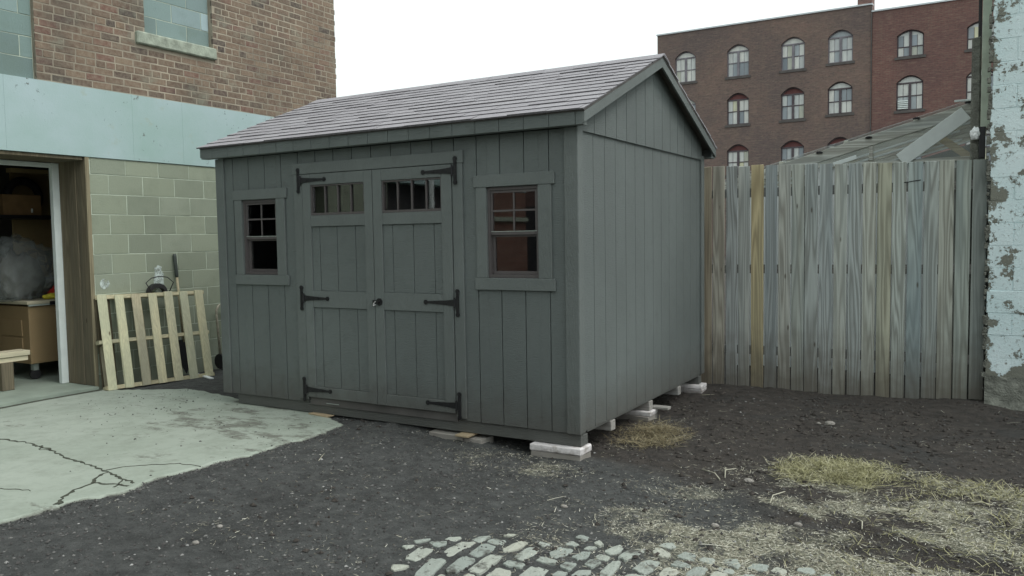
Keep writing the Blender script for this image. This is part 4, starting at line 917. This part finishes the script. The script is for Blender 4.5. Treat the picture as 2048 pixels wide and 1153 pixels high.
# rough foot of the wall
fv = []; ff = []; nxr = 60
for i in range(nxr + 1):
    x = PX0 + i * .1 * (1 if i < 30 else 2)
    for j, (dy, zz) in enumerate(((-.005, .10), (-.018, .05), (-.03, -.02), (-.05, -.10), (-.10, -.17), (-.13, -.26))):
        fv.append((x, PY + dy + random.uniform(-.012, .008), zz + random.uniform(-.02, .02)))
for i in range(nxr):
    for j in range(5): ff.append((i * 6 + j, i * 6 + j + 1, (i + 1) * 6 + j + 1, (i + 1) * 6 + j))
MB().add(fv, ff).build('render_foot', 'rough_render', pbd)
ml = MB()                                        # crumbling mortar along the corner
for k in range(150):
    zc = random.uniform(-.1, 4.3); xx = PX0 + random.uniform(-.010, .012); s_ = random.uniform(.006, .02)
    ml.cbox(xx - s_, xx + s_ * .6, PY + .0 - random.uniform(0, .006), PY + .05, zc - s_ * 1.3, zc + s_ * 1.3, .004, .003)
tag(ml.build('mortar_crumbs', 'rough_render', pbd), kind='stuff')
MB().box(PX0 + .02, 9.0, PY + .31, PY + 4, 6.0, 6.2).build('flat_roof', 'roof_felt', pbd); MB().box(PX0 + .1, PX0 + .3, PY + .31, PY + 4, -.4, 5.99).build('return_wall', 'rough_render', pbd)
# upright post, trim board and dark downpipe at the wall corner
tag(MB().cbox(2.33, 2.405, 3.44, 3.52, -.2, 3.15, .01, .006).build('timber_post', 'rough_render'), 'rough weathered grey post rising behind the fence end', 'post')
tag(bx('trim_board', 'pale_paint_board', None, 2.408, 2.482, 3.42, 3.45, 2.33, 5.2), 'pale green trim board running up the corner of the painted wall', 'board')
tag(bx('dark_pipe', 'black_iron', None, 2.375, 2.403, 3.53, 3.57, 3.0, 5.2), 'dark narrow pipe above the weathered post', 'pipe')
bk = MB(); bk.cbox(2.40, 2.45, 3.36, 3.375, 2.055, 2.335, .004); bk.cbox(2.40, 2.415, 3.376, 3.42, 2.06, 2.33, .003); tag(bk.build('black_bracket', 'black_iron'), 'flat black metal bracket on top of the fence end', 'bracket')
blob('spray_foam', 'white_plastic', (2.37, 3.38, 2.27), (.032, .03, .055), .5, 12, 'dab of white foam on the post beside the black bracket', 'foam')

# ------------------------------------------------------------------ lean-to greenhouse beyond the fence
gh = root('lean_to', (1.5, 5.2, -.15), 'timber framed glazed lean-to with sloping roof behind the fence', 'lean-to')
GY = 4.6; GA = (-.30, 1.955); GB = (2.44, 2.700)
gz = lambda x: GA[1] + (GB[1] - GA[1]) * (x - GA[0]) / (GB[0] - GA[0])
MB().beam((GA[0], GY, GA[1]), (GB[0], GY, GB[1]), .04, .115).build('rake_board', 'roof_wood', gh)
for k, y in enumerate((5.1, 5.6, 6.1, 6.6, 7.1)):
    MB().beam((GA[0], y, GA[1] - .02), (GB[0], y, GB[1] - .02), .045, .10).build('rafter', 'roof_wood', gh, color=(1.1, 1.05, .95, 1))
    if k != 2: MB().beam((GA[0] + .4 * k, y - .04, gz(GA[0] + .4 * k) - .085), (GB[0] - .25 * (k % 2), y - .04, gz(GB[0] - .25 * (k % 2)) - .085), .02, .022).build('daylight_strip', 'white_vinyl', gh)  # added white strips imitating daylight from the roof along the rafters
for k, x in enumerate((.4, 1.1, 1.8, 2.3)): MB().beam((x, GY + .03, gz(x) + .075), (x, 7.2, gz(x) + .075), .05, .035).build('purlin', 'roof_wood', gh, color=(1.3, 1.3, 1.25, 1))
mb = MB(); mb.add([(GA[0] - .1, GY + .03, GA[1] + .095 - .03), (GB[0], GY + .03, GB[1] + .095), (GB[0], 7.3, GB[1] + .095), (GA[0] - .1, 7.3, GA[1] + .095 - .03), (GA[0] - .1, GY + .03, GA[1] + .101 - .03), (GB[0], GY + .03, GB[1] + .101), (GB[0], 7.3, GB[1] + .101), (GA[0] - .1, 7.3, GA[1] + .101 - .03)],
   [(0,3,2,1),(4,5,6,7),(0,1,5,4),(1,2,6,5),(2,3,7,6),(3,0,4,7)]); mb.build('roof_sheet', 'roof_glass', gh)
bx('stud', 'roof_wood', gh, 1.345, 1.385, GY - .02, GY + .02, 2.19, gz(1.36) - .065)
bx('plate', 'roof_wood', gh, .62, 2.40, GY - .022, GY + .018, 2.135, 2.175)
for x in (-.2, .6, 1.36, 2.38): bx('post', 'roof_wood', gh, x - .03, x + .03, GY - .02, GY + .03, -.25, gz(x) - .07 if x < .5 else 2.13)
MB().prism([(1.39, 2.178), (2.39, 2.178), (2.39, gz(2.39) - .062), (1.39, gz(1.39) - .062)], 'y', GY - .003, GY + .003).build('glazing', 'greenhouse_glass', gh)
MB().prism([(.64, 2.178), (1.34, 2.178), (1.34, gz(1.34) - .062), (.64, gz(.64) - .062)], 'y', GY - .003, GY + .003).build('glazing', 'greenhouse_glass', gh)
for (x0, x1) in ((-.17, .57), (.63, 1.33), (1.39, 2.35)): MB().box(x0, x1, GY + .031, GY + .037, -.2, min(2.13, gz(x0) - .07)).build('wall_sheet', 'plastic_sheet', gh)
MB().prism([(-.3, -.25), (2.44, -.25), (2.44, gz(2.44) - .1), (-.3, gz(-.3) - .1)], 'y', 7.3, 7.33).build('back_sheet', 'back_board', gh)
MB().beam((1.66, GY - .04, 2.17), (2.27, GY - .035, 2.62), .022, .15).build('white_board', 'white_vinyl', gh)
MB().beam((1.95, GY + .4, 2.48), (2.32, GY + .4, 2.18), .04, .08).build('brace', 'roof_wood', gh, color=(1.2, 1, .7, 1))
bx('flashing', 'white_vinyl', gh, 2.16, 2.43, GY - .07, GY - .045, 2.735, 2.755)
MB().beam((.98, GY - .03, 2.165), (1.22, GY - .03, 2.235), .012, .045).build('flashing', 'white_vinyl', gh)
for k, x in enumerate((.83, 1.34, 1.81, 2.29)): blob('moss_tuft', 'dark_opening', (x, GY - .03, gz(x) + .02 + .06 * random.random()), (.03, .015, .012), .4, 40 + k, 'small dark moss tuft on the rake board of the lean-to', 'moss')['group'] = 'moss tufts on the lean-to roof edge'

# ------------------------------------------------------------------ brick factory far behind
FY = 50.0
def far_window(parent, x0, zs, zc, kind, lunmat, frm):
    wd = 1.47; x1 = x0 + wd; zsp = zc - .42 if kind == 'lun' else zc - .30; xm = (x0 + x1) / 2; yb = FY + .22
    def arc(z_s, z_c, n=10): return [(x0 + wd * k / n, z_s + (z_c - z_s) * (1 - (2 * k / n - 1) ** 2)) for k in range(n + 1)]
    A = arc(zsp, zc)
    sp = MB()
    sp.prism([(x0, zc + .01)] + [(p[0], p[1]) for p in A[:6]] + [(xm, zc + .01)], 'y', FY + .001, FY + .3); sp.prism([(xm, zc + .01)] + [(p[0], p[1]) for p in A[5:]] + [(x1, zc + .01)], 'y', FY + .001, FY + .3)
    ztr = zsp - .0
    f_ = MB(); t_ = .07
    f_.box(x0, x0 + t_, yb - .06, yb + .04, zs, zsp); f_.box(x1 - t_, x1, yb - .06, yb + .04, zs, zsp); f_.box(x0 + t_, x1 - t_, yb - .06, yb + .04, zs, zs + .07)
    f_.box(xm - .075, xm + .075, yb - .09, yb + .04, zs + .07, zsp - .07 if kind == 'lun' else zc - .1); f_.box(x0 + t_, x1 - t_, yb - .07, yb + .04, zsp - .07, zsp + .02) if kind == 'lun' else None
    zm = (zs + zsp) / 2 + random.uniform(-.08, .08)
    f_.box(x0 + t_, xm - .075, yb - .05, yb + .04, zm - .03, zm + .03); f_.box(xm + .075, x1 - t_, yb - .05, yb + .04, zm - .03, zm + .03)
    f_.prism([(p[0], p[1] - .0005) for p in A] + [(p[0], p[1] - .07) for p in A[::-1]], 'y', yb - .06, yb + .03)
    wn_ = f_.build('window', frm, parent)
    sp.build('arch', parent.data.materials[0] if parent.data else 'factory_brick', wn_)
    MB().box(x0 - .12, x1 + .12, FY - .06, FY + .3, zs - .16, zs - .002).build('sill', 'far_sill', wn_)
    MB().prism([(p[0], p[1] - .06) for p in A], 'y', yb + .0, yb + .02).build('lunette', lunmat, wn_)
    zt_ = zsp - .07 if kind == 'lun' else zsp - .001
    for (a, b) in ((x0 + t_, xm - .075), (xm + .075, x1 - t_)):
        for (c_, d) in ((zs + .07, zm - .03), (zm + .03, zt_)):
            am = (a + b) / 2
            for (u0, u1) in ((a, am - .0125), (am + .0125, b)): MB().box(u0 + .001, u1 - .001, yb - .01, yb + .005, c_ + .001, d - .001).build('pane', 'far_pane', wn_)
            MB().box(am - .012, am + .012, yb - .02, yb + .02, c_ + .001, d - .001).build('muntin', frm, wn_)
def factory(name, mat, x0, x1, top, wins, label):
    rt = root(name, ((x0 + x1) / 2, FY + 6, -.2), label, 'building')
    mb = MB(); holes = [(a, a + 1.47, zs, zc + .005) for a, zs, zc, *_ in wins]
    for (a, b, c_, d) in minus((x0, x1, -.4, top), holes): mb.box(a, b, FY, FY + .35, c_, d)
    wl = mb.build('facade', mat, rt)
    for (a, zs, zc, kind, lm, fr) in wins: far_window(wl, a, zs, zc, kind, lm, fr)
    MB().box(x0, x1, FY + .36, FY + 14, -.4, top - .4).build('body', mat, rt); MB().box(x0 - .05, x1 + .03, FY - .08, FY + .36, top + .002, top + .09).build('coping', 'coping', rt)
    return rt
R1, R2, R3, R4 = (11.97, 14.07), (8.78, 10.87), (5.42, 7.46), (2.1, 4.1)
lw = []
for xi, x in enumerate((-20.0, -16.45, -12.83, -9.29, -6.41)):
    dz = (0, 0, 0, .02, .14)[xi]
    lw += [(x, R1[0] + dz, R1[1] + dz * .4, 'lun', 'far_pane', 'far_frame'), (x, R2[0] + dz, R2[1] + dz * .4, 'lun', 'lunette_red' if xi in (2, 3) else 'far_pane', 'far_frame_dark' if xi > 1 else 'far_frame'), (x, R3[0], R3[1], 'lun', 'lunette_red', 'far_frame_dark')]
fac1 = factory('factory_building', 'factory_brick', -17.72, -3.86, 15.38, [w_ for w_ in lw if w_[0] > -17.5], 'four-storey brown brick factory with arched windows beyond the fence')
rw = []
for x in (-2.45, 1.27, 5.0, 8.7): rw += [(x, 12.0, 13.58, 'tall', 'far_pane', 'far_frame_dark'), (x, R2[0], R2[1], 'lun', 'far_pane', 'far_frame_dark'), (x, R3[0], R3[1], 'lun', 'far_pane', 'far_frame_dark')]
fac2 = factory('factory_building', 'factory_brick_red', -3.83, 14.0, 14.93, rw, 'redder brick factory wing adjoining the brown factory, lower parapet')
bx('chimney', 'factory_brick_red', fac1, -4.75, -3.9, FY + .4, FY + 1.6, 14.9, 16.15); bx('pilaster_pipe', 'far_sill', fac1, -3.90, -3.845, FY - .06, FY - .005, -.2, 15.3)
ac = root('air_conditioner', (-2.1, FY + .1, 8.85), 'white louvred vent unit set in a lower sash of the red wing', 'vent')
for k in range(5): bx('louvre', 'white_vinyl', ac, -2.37, -1.80, FY + .06, FY + .14, 8.88 + k * .11, 8.95 + k * .11, .01)

# ------------------------------------------------------------------ across the street: the brick row the panes reflect
st = root('street_building', (-3, -24, -.2), 'long red brick building across the street from the shed doors', 'building')
MB().box(-45, 20, -25.0, -24.4, -.4, 6.8).build('facade', 'factory_brick_red', st)
bx('stone_band', 'band_paint', st, -45.02, 20.02, -24.399, -24.36, 3.4, 3.9)
for k in range(13): bx('window', 'dark_opening', st, -42 + k * 4.6, -40.6 + k * 4.6, -24.399, -24.38, 4.8, 6.8); bx('garage_door', 'dark_opening', st, -42.4 + k * 4.6, -39.6 + k * 4.6, -24.399, -24.37, -.2, 2.7)

# ------------------------------------------------------------------ loose stuff on the ground
def scatter(n, fn_d, x0, x1, y0, y1):
    out = []
    while len(out) < n:
        x = rng.uniform(x0, x1, 4 * n); y = rng.uniform(y0, y1, 4 * n); k = rng.random(4 * n) < fn_d(x, y)
        out += list(zip(x[k], y[k]))
    return np.array(out[:n])
def under(x, y):                                  # keep clear of slab
    return ~in_poly(x, y, [(-2.12,-.1),(-2.15,-7.4),(-6,-7.4),(-6,.3),(-3.6,.2)])
def pebble_mesh(pts, smin, smax):
    n = len(pts); s_ = smin + (smax - smin) * rng.random(n) ** 3.2
    base = np.array([(1,0,0),(0,1,0),(-1,0,0),(0,-1,0),(0,0,1),(0,0,-1)], float); fc = np.array([(0,1,4),(1,2,4),(2,3,4),(3,0,4),(1,0,5),(2,1,5),(3,2,5),(0,3,5)])
    a = rng.random(n) * 6.28; ca_, sa = np.cos(a), np.sin(a)
    v = base[None] * (rng.uniform(.6, 1.3, (n, 6, 1))) * s_[:, None, None] * np.stack([np.ones(n), rng.uniform(.6, 1, n), rng.uniform(.45, .8, n)], -1)[:, None, :]
    vx = v[..., 0] * ca_[:, None] - v[..., 1] * sa[:, None]; vy = v[..., 0] * sa[:, None] + v[..., 1] * ca_[:, None]
    z_ = ground_z(pts[:, 0], pts[:, 1])
    V = np.stack([vx + pts[:, :1], vy + pts[:, 1:], v[..., 2] + z_[:, None] + s_[:, None] * .2], -1).reshape(-1, 3)
    return V, (fc[None] + 6 * np.arange(n)[:, None, None]).reshape(-1, 3)
dens = lambda x, y: (.25 + .75 * sstep(.5, -.6, y + .2 * x)) * under(x, y) * np.clip(2.6 / np.hypot(x - CAM.x, y - CAM.y), .15, 1)
pts = scatter(34000, dens, -3.2, 4.2, -3.6, 3.2)
V, F = pebble_mesh(pts, .0022, .015); o = link('gravel', np_mesh('gravel', V, F, 'pebbles'), (0, 0, 0)); tag(o, 'scattered grit and small stones over the dark soil', 'gravel', kind='stuff')
pts = scatter(5200, lambda x, y: under(x, y) * (.2 + .8 * sstep(-.4, .6, y)) * (vnoise(x, y, 21, .3) > .38), -2.2, 4.2, -2.2, 3.1)
V, F = pebble_mesh(pts, .004, .028); o = link('soil_clods', np_mesh('soil_clods', V, F, 'clods'), (0, 0, 0)); tag(o, 'dark crumbly clods of soil over the yard', 'soil', kind='stuff')
edge_pts = []
for i in range(16):
    a, b = APRON[i], APRON[i + 1]
    for k in range(120): f_ = rng.random(); edge_pts.append((a[0] + (b[0] - a[0]) * f_ + rng.normal(0, .05), a[1] + (b[1] - a[1]) * f_ + rng.normal(0, .05)))
on_slab = scatter(420, lambda x, y: in_poly(x, y, APRON) * sstep(-1.8, -.2, y) * .9 + .05 * in_poly(x, y, APRON), -5, -2, -3, .3)
V, F = pebble_mesh(np.array(edge_pts), .003, .011); V[:, 2] = np.maximum(V[:, 2], ZT - .012 + (V[:, 2] - ground_z(V[:, 0], V[:, 1])))
V2, F2 = pebble_mesh(on_slab, .003, .012); V2[:, 2] += ZT - ground_z(V2[:, 0], V2[:, 1])
o = link('crumbs', np_mesh('crumbs', np.vstack([V, V2]), np.vstack([F, F2 + len(V)]), 'pebbles'), (0, 0, 0)); tag(o, 'soil crumbs and grit along the broken concrete edge', 'grit', kind='stuff')
def blades(pts, lmin, lmax, wd, lift, tilt, mat, name, curl=.0):
    n = len(pts); ln = rng.uniform(lmin, lmax, n) * (1 + .8 * (rng.random(n) ** 6)); a = rng.random(n) * 6.28; el = np.abs(rng.normal(0, tilt, n)); d = np.stack([np.cos(a) * np.cos(el), np.sin(a) * np.cos(el), np.sin(el)], -1)
    s_ = np.stack([-np.sin(a), np.cos(a), rng.normal(0, .3, n)], -1) * (wd * rng.uniform(.6, 1.4, n))[:, None]
    p0 = np.stack([pts[:, 0], pts[:, 1], ground_z(pts[:, 0], pts[:, 1]) + rng.uniform(.001, lift, n)], -1); p1 = p0 + d * ln[:, None] * .5; p2 = p0 + d * ln[:, None]; p2[:, 2] -= curl * ln * np.sin(el); p2[:, :2] += rng.normal(0, .08, (n, 2)) * ln[:, None]
    for q in (p1, p2): q[:, 2] = np.maximum(q[:, 2], ground_z(q[:, 0], q[:, 1]) + .0015)
    V = np.stack([p0 - s_, p0 + s_, p1 - s_, p1 + s_, p2 - s_ * .4, p2 + s_ * .4], 1).reshape(-1, 3); b_ = 6 * np.arange(n)[:, None, None]
    F = (np.array([(0, 1, 3, 2), (2, 3, 5, 4)])[None] + b_).reshape(-1, 4)
    return link(name, np_mesh(name, V, F, mat), (0, 0, 0))
pts = scatter(70000, lambda x, y: np.clip(litter_d(x, y), 0, 1) ** 1.3 * under(x, y), -2, 4.2, -2.4, 2.4)
tag(blades(pts, .006, .03, .0011, .006, .12, 'straw', 'straw_litter'), 'chopped pale straw litter spread over the yard soil', 'straw', kind='stuff')
pts = scatter(90, lambda x, y: under(x, y) * np.clip(.25 + litter_d(x, y), 0, 1), -2, 3.6, -2, 3.0)
tag(blades(pts, .06, .16, .0016, .01, .08, 'straw', 'straw_stalks'), 'single long straw stalks lying about the yard', 'straw', kind='stuff')
tuft = lambda x, y: np.clip(1.1 - np.hypot((x - 1.64) / .46, (y - .52) / .36), 0, 1) ** 1.4 + .13 * np.clip(1 - np.hypot((x - 2.5) / .9, (y - .45) / .30), 0, 1) + .03 * sstep(1.5, 2.6, x) * sstep(.7, .2, y)
pts = scatter(9000, lambda x, y: np.clip(tuft(x, y) * (.15 + 1.3 * vnoise(x, y, 9, .13) ** 1.5), 0, 1), .8, 3.8, -1.5, 1.3)
tag(blades(pts, .03, .085, .0012, .02, .42, 'dry_grass', 'dry_grass', .3), 'mat of yellow-green dry grass on the soil before the fence', 'grass', kind='stuff')
pts = scatter(2300, lambda x, y: np.clip(1 - np.hypot((x - .20) / .36, (y - .92) / .50), 0, 1) ** 1.3 * (.3 + vnoise(x, y, 41, .12)), -.3, .8, .2, 1.7)
tag(blades(pts, .03, .11, .0012, .02, .3, 'brown_straw', 'straw_heap', .3), 'thin heap of straw beside the gable wall skids', 'straw', kind='stuff')
# a few stones and twigs that can be told apart
stones = [(1497, 962, .03), (1660, 857, .035), (1637, 857, .018), (1128, 1011, .02), (1430, 1050, .02), (1596, 1052, .022), (392, 1098, .02), (440, 1068, .018)]
for k, (px_, py_, r_) in enumerate(stones):
    p = ground_point(px_, py_, -.195); o = blob('stone', 'bare_block', (p.x, p.y, float(ground_z(p.x, p.y)) + r_ * .35), (r_, r_ * .75, r_ * .5), .25, 60 + k, 'pale loose stone lying on the dark soil', 'stone'); o['group'] = 'loose pale stones on the soil'
tw = [((1450, 958), (1472, 935)), ((1404, 942), (1440, 962)), ((1712, 1038), (1724, 1056)), ((1795, 1132), (1842, 1150)), ((1540, 1006), (1570, 985)), ((1940, 1013), (1985, 1014))]
for k, (a, b) in enumerate(tw):
    a = ground_point(*a, -.19); b = ground_point(*b, -.19); mid = (a + b) / 2; za, zb_, zm_ = (float(ground_z(q.x, q.y)) for q in (a, b, mid)); n_ = Vector((-(b - a).y, (b - a).x, 0)) * .12
    tag(MB().tube([(a.x, a.y, za + .008), (mid.x + n_.x, mid.y + n_.y, zm_ + .022), (b.x, b.y, zb_ + .012)], .0035, 5).build('twig', 'straw', smooth=True), 'pale dry twig lying on the yard soil', 'twig', 'dry twigs on the soil')
